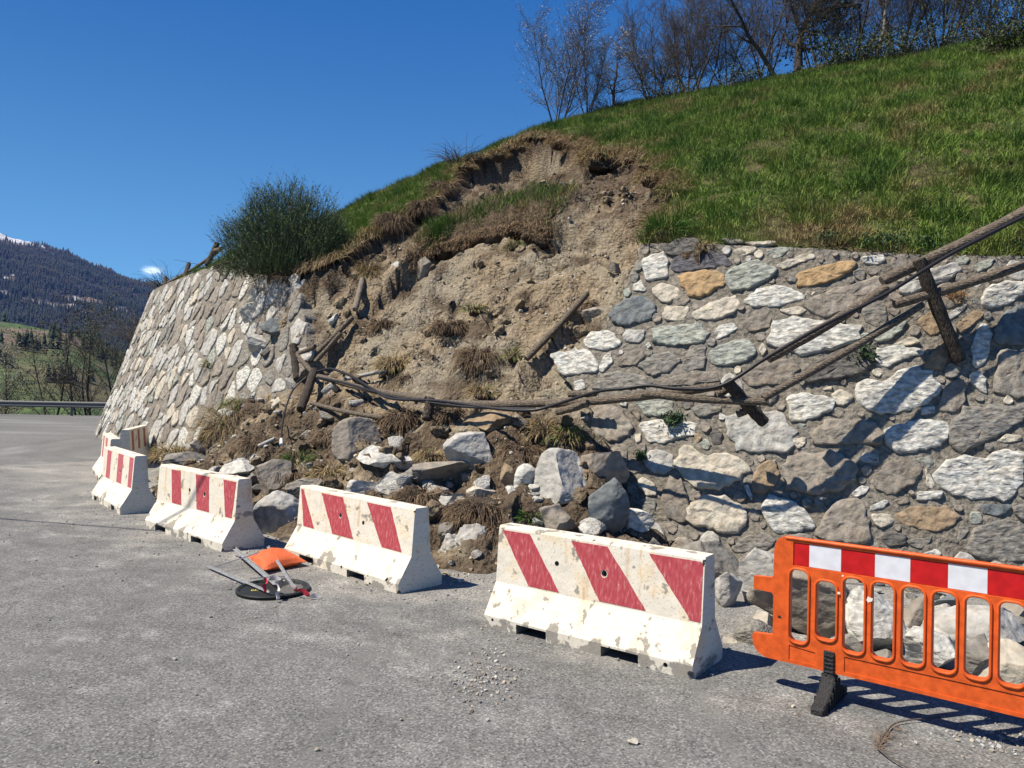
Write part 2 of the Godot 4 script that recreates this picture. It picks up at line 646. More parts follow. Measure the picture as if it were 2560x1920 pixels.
	M.stripe_brown = surface(Color.WHITE, 0.8, noise_texture(93, 0.05, Color.BLACK, Color.WHITE, 512, FastNoiseLite.TYPE_SIMPLEX, 5,
		[[0.0, lin(0.20, 0.05, 0.03)], [0.6, lin(0.28, 0.09, 0.06)], [0.85, lin(0.5, 0.42, 0.34)]]), Vector3(1.6, 1.2, 1.6), bump_a, 0.2)


# ------------------------------------------------------------------ road
func steps(marks: Array) -> PackedFloat32Array:
	# marks: [from, step, to, step, to ...]
	var out := PackedFloat32Array()
	var x: float = marks[0]
	for k in range(1, marks.size(), 2):
		while x < marks[k + 1] - 1e-4:
			out.append(x)
			x += marks[k]
		x = marks[k + 1]
	out.append(x)
	return out


func build_road() -> void:
	var xs := steps([-60.0, 3.0, -15.0, 0.4, -9.0, 0.1, 6.0, 0.5, 12.0, 4.0, 60.0])
	var zs := steps([-80.0, 2.0, -42.0, 1.0, -20.0, 0.25, -13.0, 0.1, -2.6, 0.5, 2.0, 4.0, 30.0])
	var sh := Shape.new()
	sh.colored = true
	for z in zs:
		for x in xs:
			var y := 0.0
			# beyond the guardrail the verge falls away
			if z < -41.5:
				y = -0.35 * (-41.5 - z)
			var dust := 0.5 + 0.5 * noise.get_noise_2d(x * 0.45, z * 0.9)
			var fine := noise.get_noise_2d(x * 2.4 + 40.0, z * 3.4)
			var patches := noise.get_noise_2d(x * 0.9 - 11.0, z * 1.6 + 3.0)
			var g := 0.185 + 0.06 * dust + 0.045 * fine
			var earthy := 0.0
			# grey mud and dust carried onto the road below the slide: a ragged film
			var q := st_near(x, z, clampf(6.0 - x, -12.0, 40.0)) if z > -26.0 else Vector2(0, -9)
			var near := clampf(1.0 + (q.y + 2.2) / 2.6, 0.0, 1.0) if q.x > -2.0 and q.x < 19.0 else 0.0
			var film := clampf(near * 1.5 + patches * 1.1 - 0.55, 0.0, 1.0)
			g = lerpf(g, 0.35 + 0.07 * fine, film * 0.8)
			var spots := 0.7 * noise.get_noise_2d(x * 3.1 - 70.0, z * 2.3 + 9.0) + 0.45 * noise.get_noise_2d(x * 8.0, z * 7.0) + 0.5 * patches
			if spots > 0.30:
				g += 0.085 * clampf((spots - 0.30) * 4.0, 0.0, 1.0)
			elif spots < -0.5:
				g *= 0.82
			earthy = film * 0.6
			sh.p(Vector3(x, y, z), Color(g * (0.985 + 0.06 * earthy), g, g * (0.985 - 0.08 * earthy)))
	var w := xs.size()
	for j in zs.size() - 1:
		for k in w - 1:
			var a := j * w + k
			sh.quad(a, a + 1, a + w + 1, a + w)
	structure("road", sh.mesh(), M.asphalt, "grey asphalt mountain road with pale dust patches")


# ------------------------------------------------------------------ hillside and landslide
func build_hillside() -> void:
	var xs := steps([-30.0, 1.0, -15.0, 0.2, 9.0, 0.35, 24.0, 2.0, 40.0])
	var zs := steps([-60.0, 2.0, -36.0, 0.4, -26.0, 0.18, -8.4])
	var sh := Shape.new()
	sh.colored = true
	var keep := PackedByteArray()   # 0 cut, 1 grass, 2 snapped to the wall top
	var w := xs.size()
	var scar := PackedFloat32Array()
	for z in zs:
		var guess := st_scan(xs[0], z).x
		for x in xs:
			var q := st_near(x, z, guess)
			if absf(q.x - guess) > 2.0:
				q = st_scan(x, z)
			guess = q.x
			var tp := interp(q.x, TOP_S, TOP_V)
			var edge := BAT * tp
			var p: Vector3
			var flag := 1
			if q.y < edge - 0.30:
				flag = 0
				p = Vector3(x, tp, z)
			elif q.y < edge + 0.02:
				p = surf(q.x, edge + 0.02, tp - 0.02)
			else:
				p = Vector3(x, hill_height(x, z, q.x, q.y), z)
			var d := scar_distance(x, z) if x > -9.0 and x < 6.0 and z > -26.0 else -5.0
			scar.append(d)
			keep.append(flag)
			var k := noise.get_noise_2d(x * 0.8, z * 0.8)
			var c := Color(0.060, 0.075, 0.022).lerp(Color(0.13, 0.105, 0.055), clampf(k * 1.3 + 0.35, 0.0, 1.0))
			sh.p(p, c)
	for j in zs.size() - 1:
		for k in w - 1:
			var a := j * w + k
			var four := [a, a + 1, a + w + 1, a + w]
			var ok := true
			for f in four:
				if keep[f] == 0:
					ok = false
			if not ok or minf(minf(scar[a], scar[a + 1]), minf(scar[a + w], scar[a + w + 1])) > 0.0:
				continue
			sh.quad(four[0], four[1], four[2], four[3])
	structure("hillside", sh.mesh(), M.soil, "steep green hillside above the retaining wall")


func build_landslide() -> void:
	var xs := steps([-8.6, 0.06, 3.9])
	var zs := steps([-23.4, 0.09, -18.0, 0.06, -6.4])
	var sh := Shape.new()
	sh.colored = true
	var w := xs.size()
	var hide := PackedByteArray()
	for z in zs:
		var guess := st_scan(xs[0], z).x
		for x in xs:
			var q := st_near(x, z, guess)
			guess = q.x
			var d := scar_distance(x, z)
			var y := slide_surface(x, z, q.x, q.y)
			var ragged := d + 0.16 * noise.get_noise_2d(x * 1.7, z * 1.7)
			var tp := interp(q.x, TOP_S, TOP_V)
			if q.y > BAT * tp - 0.1 and ragged < 0.5:
				var h := hill_height(x, z, q.x, q.y) - 0.10
				y = lerpf(h, y, smoothstep(-0.10, 0.5, ragged))
			var cut := 0
			if y < -0.12 or d < -0.9:
				cut = 1
			hide.append(cut)
			# colour of the earth: dry tan loam, grey marl and brown topsoil, in ragged patches
			var k1 := noise.get_noise_2d(x * 0.55 + 9.0, z * 0.55 - 4.0)
			var k2 := noise.get_noise_3d(x * 3.2, y * 3.2, z * 3.2)
			var k3 := noise.get_noise_3d(x * 1.1 - 7.0, y * 1.3, z * 1.1)
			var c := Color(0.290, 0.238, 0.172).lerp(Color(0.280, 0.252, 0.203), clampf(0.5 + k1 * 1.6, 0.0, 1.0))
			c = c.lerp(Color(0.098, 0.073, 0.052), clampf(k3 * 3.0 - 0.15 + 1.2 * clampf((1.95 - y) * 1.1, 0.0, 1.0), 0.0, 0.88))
			# the brown, root-filled topsoil horizon, some 30 cm thick under the turf
			if q.y > 1.2:
				var under := hill_height(x, z, q.x, q.y) - y
				c = c.lerp(Color(0.105, 0.078, 0.055), clampf((0.62 + 0.40 * k2 - under) * 5.0, 0.0, 0.88))
			c = c * (1.0 + 0.20 * k2)
			var jx := 0.13 * noise.get_noise_3d(x * 3.1, y * 3.1, z * 3.1 + 50.0) + 0.05 * noise.get_noise_3d(x * 9.0, y * 9.0 + 20.0, z * 9.0)
			var jz := 0.13 * noise.get_noise_3d(x * 3.1 + 70.0, y * 3.1, z * 3.1) + 0.05 * noise.get_noise_3d(x * 9.0 + 40.0, y * 9.0, z * 9.0)
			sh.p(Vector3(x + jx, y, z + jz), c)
	for j in zs.size() - 1:
		for k in w - 1:
			var a := j * w + k
			if hide[a] + hide[a + 1] + hide[a + w] + hide[a + w + 1] > 1:
				continue
			sh.quad(a, a + 1, a + w + 1, a + w)
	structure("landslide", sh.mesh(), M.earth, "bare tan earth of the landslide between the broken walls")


# ------------------------------------------------------------------ stones of the walls
func outline(poly: PackedVector2Array, count: int, wander: float, sd: float) -> PackedVector2Array:
	# rounds the corners once, then spreads COUNT points evenly and lets them wander
	var soft := PackedVector2Array()
	var n := poly.size()
	for k in n:
		var a := poly[k]
		var b := poly[(k + 1) % n]
		soft.append(a.lerp(b, 0.11))
		soft.append(a.lerp(b, 0.89))
	var total := 0.0
	for k in soft.size():
		total += soft[k].distance_to(soft[(k + 1) % soft.size()])
	var out := PackedVector2Array()
	var k := 0
	var left := 0.0
	var step := total / count
	for j in count:
		var want := step * j
		while k < soft.size() - 1 and left + soft[k].distance_to(soft[k + 1]) < want:
			left += soft[k].distance_to(soft[k + 1])
			k += 1
		var a := soft[k]
		var b := soft[(k + 1) % soft.size()]
		var len := maxf(a.distance_to(b), 1e-5)
		var p := a.lerp(b, clampf((want - left) / len, 0.0, 1.0))
		var r := p * (1.0 + wander * noise.get_noise_2d(p.x * 9.0 + sd * 3.7, p.y * 9.0 - sd))
		out.append(r)
	return out


func stone_shape(poly: PackedVector2Array, count: int, proud: float, sd: float, tones := 0.25) -> ArrayMesh:
	# poly around the origin, x to the right, y up; z is out of the wall
	var rim := outline(poly, count, 0.16, sd)
	var area := 0.0
	for k in rim.size():
		area += rim[k].cross(rim[(k + 1) % rim.size()])
	if area > 0.0:
		rim.reverse()
	var sh := Shape.new()
	sh.colored = true
	var rings := [[1.02, -0.8], [1.0, 0.5], [0.965, 0.9], [0.84, 1.0], [0.58, 1.0], [0.30, 1.0]]
	var tilt := Vector2(rng.randf_range(-0.35, 0.35), rng.randf_range(-0.25, 0.45))
	var size := 0.0
	for q in rim:
		size = maxf(size, q.length())
	var offset := Vector3(sd * 2.31, sd * 1.17, sd * 0.71)
	for r in rings:
		for q in rim:
			var p: Vector2 = q * r[0]
			var z: float = proud * r[1]
			if r[1] > 0.4:
				var u := Vector3(p.x, p.y, 0.0) + offset
				z *= 1.0 + (p.x * tilt.x + p.y * tilt.y) / maxf(size, 0.01)
				z += proud * (0.55 * noise.get_noise_3d(u.x * 3.0, u.y * 3.0, sd) - 0.50 * clampf(facets.get_noise_3d(u.x * 4.2, u.y * 6.0, sd) + 0.75, 0.0, 1.0) + 0.34 * rough.get_noise_3d(u.x * 5.0, u.y * 9.0, sd) + 0.16 * noise.get_noise_3d(u.x * 15.0, u.y * 22.0, sd))
				p += 0.05 * size * Vector2(noise.get_noise_2d(u.x * 7.0, u.y * 7.0), noise.get_noise_2d(u.y * 7.0, u.x * 7.0))
			var tone := 1.0 + tones * noise.get_noise_3d(p.x * 4.0 + offset.x, p.y * 7.0 + offset.y, offset.z) + 0.12 * noise.get_noise_3d(p.x * 17.0 + offset.x, p.y * 26.0, offset.z)
			var warm := 0.12 * noise.get_noise_3d(p.x * 5.0, p.y * 5.0, offset.z + 9.0)
			sh.p(Vector3(p.x, p.y, z), Color(tone * (1.0 + warm), tone, tone * (1.0 - warm)))
	var n := rim.size()
	for j in rings.size() - 1:
		for k in n:
			var a := j * n + k
			var b := j * n + (k + 1) % n
			sh.quad(a, b, b + n, a + n)
	var mid := sh.p(Vector3(0, 0, proud * (1.0 + 0.3 * noise.get_noise_1d(sd * 9.1))), Color.WHITE)
	for k in n:
		sh.tri((rings.size() - 1) * n + k, (rings.size() - 1) * n + (k + 1) % n, mid)
	return sh.mesh()


func wall_frame(s: float, y: float) -> Transform3D:
	var a := heading(s)
	var right := Vector3(cos(a), 0, sin(a))
	var up := Vector3(sin(a) * BAT, 1.0, -cos(a) * BAT).normalized()
	return Transform3D(Basis(right, up, right.cross(up)), surf(s, BAT * y, y))


func wall_stone(parent: Node3D, pts: Array, code: String, count: int, sd: float, grow_by := 1.0) -> void:
	# pts: flat list s, y, s, y ... along the wall face
	var mid := Vector2.ZERO
	var n := pts.size() / 2
	for k in n:
		mid += Vector2(pts[2 * k], pts[2 * k + 1]) / n
	var poly := PackedVector2Array()
	var lo := Vector2(9, 9)
	var hi := Vector2(-9, -9)
	for k in n:
		var p := Vector2(-(pts[2 * k] - mid.x), (pts[2 * k + 1] - mid.y) * sqrt(1.0 + BAT * BAT)) * grow_by
		poly.append(p)
		lo = lo.min(p)
		hi = hi.max(p)
	var size := hi - lo
	var proud := clampf(minf(size.x, size.y) * 0.10, 0.026, 0.042) * rng.randf_range(0.8, 1.25)
	var o := put("stone", stone_shape(poly, count, proud, sd), M["stone_" + code], parent)
	o.transform = wall_frame(mid.x, mid.y)


func mortar_sheet(s_of: Callable, y_top: Callable, rows: int, columns: int, sd: float) -> ArrayMesh:
	# s_of(row share, y) gives the two ends; the sheet has a front and two ends going into the hill
	var sh := Shape.new()
	sh.colored = true
	for j in rows + 1:
		for k in columns + 3:
			var kk := clampi(k - 1, 0, columns)
			var f := float(kk) / columns
			var e: Vector2 = s_of.call(0.0, 0.0)
			var s := lerpf(e.x, e.y, f)
			var y: float = -0.15 + (float(j) / rows) * (y_top.call(s) + 0.15)
			e = s_of.call(0.0, y)
			s = lerpf(e.x, e.y, f)
			var p := surf(s, BAT * y, y)
			var out := wall_frame(s, y).basis.z
			var d := 0.030 * noise.get_noise_3d(p.x * 2.5, p.y * 2.5, p.z * 2.5) + 0.018 * noise.get_noise_3d(p.x * 9.0, p.y * 9.0, p.z * 9.0)
			if k == 0 or k == columns + 2:
				p = surf(s, BAT * y + 0.55, y)
			var tone := 1.0 + 0.30 * noise.get_noise_3d(p.x * 1.1 + sd, p.y * 1.1, p.z * 1.1) + 0.16 * noise.get_noise_3d(p.x * 8.0, p.y * 8.0, p.z * 8.0)
			sh.p(p + out * (d + 0.008), Color(tone * 1.02, tone, tone * 0.96))
	var w := columns + 3
	for j in rows:
		for k in w - 1:
			var a := j * w + k
			# s grows to the left when seen from the road
			sh.quad(a, a + 1, a + w + 1, a + w)
	return sh.mesh()


func voronoi_stones(s0: float, s1: float, step_s: float, step_y: float, inside: Callable) -> Array:
	# irregular polygons that fill a piece of wall: a jittered grid of middles, each cell cut by its neighbours
	var cells := {}
	var weight := {}
	var nx := int((s1 - s0) / step_s) + 1
	var ny := int(6.2 / step_y) + 1
	for j in range(-1, ny + 1):
		for k in range(-1, nx + 1):
			weight[Vector2i(k, j)] = rng.randf_range(0.0, 0.12)
			cells[Vector2i(k, j)] = Vector2(s0 + (k + (0.5 if j % 2 else 0.0) + rng.randf_range(-0.47, 0.47)) * step_s, (j + 0.5 + rng.randf_range(-0.47, 0.47)) * step_y)
	var out := []
	for j in ny:
		for k in nx:
			var m: Vector2 = cells[Vector2i(k, j)]
			if not inside.call(m.x, m.y):
				continue
			var poly := PackedVector2Array([m + Vector2(-1, -1), m + Vector2(1, -1), m + Vector2(1, 1), m + Vector2(-1, 1)])
			for dj in [-2, -1, 0, 1, 2]:
				for dk in [-2, -1, 0, 1, 2]:
					var key := Vector2i(k + dk, j + dj)
					if (dj == 0 and dk == 0) or not cells.has(key):
						continue
					var o: Vector2 = cells[key]
					var gap := (o - m).length_squared()
					var mid := m.lerp(o, clampf(0.5 + (weight[Vector2i(k, j)] - weight[key]) / (2.0 * gap), 0.2, 0.8))
					var dir := (o - m).normalized()
					var cut := PackedVector2Array()
					for q in poly.size():
						var a := poly[q]
						var b := poly[(q + 1) % poly.size()]
						var da := (a - mid).dot(dir)
						var db := (b - mid).dot(dir)
						if da <= 0.0:
							cut.append(a)
						if da * db < 0.0:
							cut.append(a.lerp(b, da / (da - db)))
					poly = cut
			if poly.size() < 3:
				continue
			var joint := rng.randf_range(0.66, 0.90)
			var slant := rng.randf_range(-0.08, 0.08)
			var flat := []
			var c := Vector2.ZERO
			for q in poly:
				c += q / poly.size()
			for q in poly:
				var r := c + (q - c) * joint
				r.x += (q.y - c.y) * slant
				r.y = clampf(r.y, -0.1, interp(r.x, TOP_S, TOP_V) - 0.02)
				flat.append(r.x)
				flat.append(r.y)
			out.append(flat)
	return out


func build_right_wall() -> void:
	rng.seed = 11
	var wall := thing("stone_retaining_wall", "near right-hand retaining wall of large pale mortared stones", "wall", surf(1.0, 0, 0))
	var back := Transform3D(Basis.IDENTITY, -wall.position)
	var m := put("mortar", mortar_sheet(
		func(_f: float, y: float) -> Vector2: return Vector2(-8.0, interp(y, END_Y, END_RIGHT) + 0.10 * noise.get_noise_1d(y * 3.0)),
		func(s: float) -> float: return interp(s, TOP_S, TOP_V) + 0.02, 80, 250, 2.0), M.mortar, wall)
	m.transform = back
	var polys := []
	for row: Array in WALL_STONES:
		polys.append(row.slice(1))
	var sd := 1.0
	for row: Array in WALL_STONES:
		sd += 1.0
		var far: bool = row.size() > 13
		wall_stone(wall, row.slice(1), row[0], 32 if far else 24, sd, 1.04)
	# the part beyond the picture's right edge
	for flat in voronoi_stones(-8.0, -1.15, 0.62, 0.46, func(s: float, y: float) -> bool: return y > 0.1 and y < interp(s, TOP_S, TOP_V) - 0.15 and s < -1.25):
		sd += 1.0
		wall_stone(wall, flat, "wcelgPpPO"[rng.randi() % 9], 16, sd)
	# brownish and grey stones that fill the gaps, then small ones bedded in the joints
	var middles := []
	for p in polys:
		var c := Vector2.ZERO
		for k in p.size() / 2:
			c += Vector2(p[2 * k], p[2 * k + 1]) / (p.size() / 2)
		var far := 0.0
		for k in p.size() / 2:
			far = maxf(far, c.distance_to(Vector2(p[2 * k], p[2 * k + 1])))
		middles.append([c, far])
	for run in [[0.11, 2600, 0.26], [0.06, 2600, 0.11], [0.032, 1100, 0.06]]:
		for tries in run[1]:
			var y := rng.randf_range(0.06, 4.0)
			var s := rng.randf_range(-1.2, interp(y, END_Y, END_RIGHT) - 0.08)
			var at := Vector2(s, y)
			var clear := minf(run[2] + 0.02, interp(s, TOP_S, TOP_V) - 0.02 - y)
			for q in polys.size():
				if at.distance_to(middles[q][0]) > middles[q][1] + clear:
					continue
				var p: Array = polys[q]
				var n := p.size() / 2
				var a := Vector2(p[2 * n - 2], p[2 * n - 1])
				var inside := false
				for k in n:
					var b := Vector2(p[2 * k], p[2 * k + 1])
					clear = minf(clear, Geometry2D.get_closest_point_to_segment(at, a, b).distance_to(at))
					if (a.y > y) != (b.y > y) and s < a.x + (y - a.y) / (b.y - a.y) * (b.x - a.x):
						inside = not inside
					a = b
				if inside:
					clear = 0.0
				if clear < run[0] + 0.02:
					break
			if clear < run[0] + 0.02:
				continue
			var r := clear - 0.016
			var flat := []
			var turn := rng.randf() * TAU
			var n := 8 if r > 0.1 else 6
			for k in n:
				var w := turn + TAU * (k + rng.randf_range(-0.25, 0.25)) / n
				var rr := r * rng.randf_range(0.92, 1.18)
				flat.append(s + cos(w) * rr)
				flat.append(y + sin(w) * rr)
			polys.append(flat)
			middles.append([at, r * 1.18])
			sd += 1.0
			var big: bool = run[0] > 0.05
			wall_stone(wall, flat, ("PpgPpgle" if big else "gPpgPlpc")[rng.randi() % 8], 16 if big else 10, sd)
	for o in wall.get_children():
		if o != m:
			o.transform = back * o.transform


func build_left_wall() -> void:
	rng.seed = 23
	var wall := thing("stone_retaining_wall", "far left-hand retaining wall of smaller stones curving away along the road", "wall", surf(20.0, 0, 0))
	var back := Transform3D(Basis.IDENTITY, -wall.position)
	var m := put("mortar", mortar_sheet(
		func(_f: float, y: float) -> Vector2: return Vector2(interp(y, END_Y, END_LEFT) + 0.12 * noise.get_noise_1d(y * 3.0 + 7.0), 40.0),
		func(s: float) -> float: return interp(s, TOP_S, TOP_V) + 0.02, 60, 300, 5.0), M.mortar, wall)
	m.transform = back
	var cells := voronoi_stones(11.3, 33.0, 0.56, 0.45, func(s: float, y: float) -> bool:
		return y > 0.05 and y < interp(s, TOP_S, TOP_V) - 0.12 and s > interp(y, END_Y, END_LEFT) + 0.12)
	# the ones that show largest first
	var order := []
	for k in cells.size():
		var flat: Array = cells[k]
		var p := surf(flat[0], BAT * flat[1], flat[1])
		var area := 0.0
		var n: int = flat.size() / 2
		for q in n:
			area += Vector2(flat[2 * q], flat[2 * q + 1]).cross(Vector2(flat[2 * ((q + 1) % n)], flat[2 * ((q + 1) % n) + 1]))
		order.append([absf(area) / p.length_squared() * (0.4 if flat[0] > 30.5 else 1.0), k])
	order.sort_custom(func(a: Array, b: Array) -> bool: return a[0] > b[0])
	var sd := 500.0
	var rest := SurfaceTool.new()
	rest.begin(Mesh.PRIMITIVE_TRIANGLES)
	var any := false
	for k in order.size():
		sd += 1.0
		var code: String = "wwwlllePPgpgwlcPPgcl"[rng.randi() % 20]
		if k < 299:
			wall_stone(wall, cells[order[k][1]], code, 16, sd)
			wall.get_child(wall.get_child_count() - 1).transform = back * wall.get_child(wall.get_child_count() - 1).transform
		else:
			var holder := Node3D.new()
			wall_stone(holder, cells[order[k][1]], code, 12, sd)
			var o: MeshInstance3D = holder.get_child(0)
			rest.append_from(o.mesh, 0, back * o.transform)
			holder.free()
			any = true
	if any:
		var r := put("distant_stone", rest.commit(), M.stone_l, wall)
		r.set_meta("kind", "stuff")


# ------------------------------------------------------------------ far land
func far_ridge(x: float) -> float:
	return interp(x, [-5200.0, -3400.0, -2700.0, -2150.0, -2000.0, -1930.0, -1780.0, -1640.0, -1530.0, -1460.0, -1365.0, -1240.0, -900.0, 0.0, 1500.0], [520.0, 780.0, 800.0, 640.0, 585.0, 558.0, 500.0, 438.0, 402.0, 383.0, 366.0, 345.0, 300.0, 240.0, 200.0])


func mountain_height(x: float, z: float) -> float:
	var f := clampf((-z - 900.0) / 2100.0, 0.0, 1.35)
	var y := -40.0 + (far_ridge(x * 3000.0 / maxf(-z, 900.0)) * 0.91 + 40.0) * (f * f * (3.0 - 2.0 * f) if f < 1.0 else 1.0 - (f - 1.0) * 0.9)
	return y + 26.0 * noise.get_noise_2d(x * 0.003, z * 0.003) * minf(1.0, f * 2.0) + 9.0 * noise.get_noise_2d(x * 0.012, z * 0.012) * minf(1.0, f * 2.0)


func meadow_height(x: float, z: float) -> float:
	var d := -z
	var crest := interp(x * 600.0 / maxf(d, 60.0), [-700.0, -400.0, -345.0, -315.0, -290.0, -200.0, 0.0], [52.0, 46.0, 37.0, 20.0, 6.0, -8.0, -10.0])
	var y := interp(d, [44.0, 70.0, 130.0, 220.0, 600.0, 760.0, 1000.0], [-2.0, -9.0, -22.0, -26.0, crest, crest * 0.8, -30.0])
	return y + 3.0 * noise.get_noise_2d(x * 0.012, z * 0.012) * clampf((d - 90.0) / 100.0, 0.0, 1.0)


func build_far_land() -> void:
	rng.seed = 3
	# valley meadows beyond the guardrail
	var sh := Shape.new()
	sh.colored = true
	var xs := steps([-900.0, 14.0, 120.0])
	var zs := steps([-1000.0, 14.0, -100.0, 6.0, -43.0])
	var w := xs.size()
	for z in zs:
		for x in xs:
			var k := noise.get_noise_2d(x * 0.009, z * 0.009)
			var c := Color(0.072, 0.125, 0.032).lerp(Color(0.14, 0.125, 0.062), clampf(k * 2.2 + 0.2, 0.0, 1.0))
			var brown := noise.get_noise_2d(x * 0.02 + 60.0, z * 0.02)
			if z < -470.0 and brown > 0.05:
				c = Color(0.19, 0.145, 0.10)
			sh.p(Vector3(x, meadow_height(x, z), z), c)
	for j in zs.size() - 1:
		for k in w - 1:
			sh.quad(j * w + k, j * w + k + 1, (j + 1) * w + k + 1, (j + 1) * w + k)
	structure("meadow_hill", sh.mesh(), M.far_land, "green and brown meadows across the valley")
	# the mountain
	sh = Shape.new()
	sh.colored = true
	xs = steps([-5600.0, 90.0, -2800.0, 22.0, -700.0, 90.0, 1400.0])
	zs = steps([-3900.0, 60.0, -3200.0, 26.0, -1500.0, 40.0, -860.0])
	w = xs.size()
	for z in zs:
		for x in xs:
			var y := mountain_height(x, z)
			var k := noise.get_noise_2d(x * 0.006 + 3.0, z * 0.006)
			var k2 := noise.get_noise_2d(x * 0.03, z * 0.03)
			var c := Color(0.034, 0.034, 0.040).lerp(Color(0.060, 0.050, 0.048), clampf(0.5 + k, 0.0, 1.0))
			var snow := (y - 424.0) / 35.0 + k2 * 1.2 + k
			if y > 330.0 and k2 > 0.52:
				snow = maxf(snow, 0.7)
			# snowy clearings half way up
			if y > 150.0 and y < 265.0 and noise.get_noise_2d(x * 0.004 - 2.0, z * 0.010) > 0.30:
				c = Color(0.20, 0.155, 0.115)
				if k2 > 0.04:
					snow = 0.8
			c = c.lerp(Color(0.80, 0.82, 0.85), clampf(snow, 0.0, 1.0))
			sh.p(Vector3(x, y, z), c)
	for j in zs.size() - 1:
		for k in w - 1:
			sh.quad(j * w + k, j * w + k + 1, (j + 1) * w + k + 1, (j + 1) * w + k)
	structure("mountain", sh.mesh(), M.far_land, "forested mountain with a snowy summit")
	# its forest and the dark woods on the meadow hill
	var tree := Shape.new()
	tree.colored = true
	for ring in 3:
		var y0 := 0.12 + ring * 0.26
		var r := 0.23 - ring * 0.06
		var tip := tree.p(Vector3(0, y0 + 0.42, 0), Color(1, 1, 1))
		var first := tree.v.size()
		for k in 6:
			tree.p(Vector3(cos(TAU * k / 6.0) * r, y0, sin(TAU * k / 6.0) * r), Color(0.8, 0.8, 0.8))
		for k in 6:
			tree.tri(tip, first + k, first + (k + 1) % 6)
	var spots := []
	var tints := []
	var count := 0
	while count < 26000:
		var a := rng.randf_range(-0.86, -0.40)
		var d := rng.randf_range(1100.0, 3050.0)
		var x := a * d
		var z := -d
		var y := mountain_height(x, z)
		var clear := noise.get_noise_2d(x * 0.004 - 2.0, z * 0.010) > 0.30 and y > 150.0 and y < 265.0
		count += 1
		if clear or y > 432.0 + 40.0 * noise.get_noise_2d(x * 0.02, z * 0.02) or y < -20.0:
			continue
		if noise.get_noise_2d(x * 0.008, z * 0.008) < -0.42:
			continue
		var h := rng.randf_range(12.0, 21.0)
		spots.append(Transform3D(Basis().scaled(Vector3(h, h, h)), Vector3(x, y - 1.0, z)))
		var larch := noise.get_noise_2d(x * 0.004 + 8.0, z * 0.004) + (y - 250.0) / 350.0
		var tint := Color(0.018, 0.026, 0.022).lerp(Color(0.052, 0.042, 0.038), clampf(larch + rng.randf_range(-0.3, 0.3), 0.0, 1.0))
		tints.append(tint)
	for k in 2200:
		var x := rng.randf_range(-520.0, -210.0)
		var z := rng.randf_range(-760.0, -300.0)
		if noise.get_noise_2d(x * 0.011 + 5.0, z * 0.011) < 0.27 and not (z < -560.0 and x > -330.0):
			continue
		var h := rng.randf_range(7.0, 13.0)
		spots.append(Transform3D(Basis().scaled(Vector3(h, h, h)), Vector3(x, meadow_height(x, z) - 0.5, z)))
		tints.append(Color(0.022, 0.038, 0.018) * rng.randf_range(0.7, 1.3))
	copies("conifer_forest", tree.mesh(), M.conifer, spots, tints, "dark conifer forest covering the far slopes", "forest")


func copies(called: String, mesh: Mesh, material: Material, spots: Array, tints: Array, label: String, category: String) -> void:
	var mm := MultiMesh.new()
	mm.transform_format = MultiMesh.TRANSFORM_3D
	mm.use_colors = true
	mm.mesh = mesh
	mm.instance_count = spots.size()
	for k in spots.size():
		mm.set_instance_transform(k, spots[k])
		mm.set_instance_color(k, tints[k])
	var o := MultiMeshInstance3D.new()
	o.name = numbered(called)
	o.multimesh = mm
	o.material_override = material
	add_child(o)
	tag(o, label, category, "", "stuff")


# ------------------------------------------------------------------ grass
func blade(sh: Shape, root: Vector3, dir: Vector3, length: float, width: float, droop: float, base: Color, tip: Color, segments := 2) -> void:
	var side := dir.cross(Vector3.UP)
	side = (side.normalized() if side.length() > 0.01 else Vector3.RIGHT).rotated(dir.normalized(), rng.randf_range(-0.9, 0.9)) * width * 0.5
	var p := root
	var d := dir.normalized()
	var last := -1
	for k in segments + 1:
		var f := float(k) / segments
		var c := base.lerp(tip, f)
		if k < segments:
			var a := sh.p(p - side * (1.0 - f * 0.6), c)
			var b := sh.p(p + side * (1.0 - f * 0.6), c)
			if last >= 0:
				sh.quad(last, last + 1, b, a)
			last = a
		else:
			var t := sh.p(p, c)
			sh.tri(last, last + 1, t)
		p += d * length / segments
		d = (d + Vector3.DOWN * droop * (0.5 + f)).normalized()


func tuft_mesh(count: int, height: float, spread: float, droop: float, width: float) -> ArrayMesh:
	var sh := Shape.new()
	sh.colored = true
	for k in count:
		var a := rng.randf() * TAU
		var r := spread * sqrt(rng.randf())
		var lean := rng.randf_range(0.15, 1.35)
		var tone := rng.randf_range(0.75, 1.25)
		blade(sh, Vector3(cos(a) * r, -0.02, sin(a) * r), Vector3(cos(a + rng.randf_range(-1, 1)) * lean, 1.0, sin(a + rng.randf_range(-1, 1)) * lean), height * rng.randf_range(0.55, 1.15), width * rng.randf_range(0.7, 1.3), droop, Color(tone, tone, tone), Color(tone * 1.1, tone * 1.08, tone), 2)
	return sh.mesh()


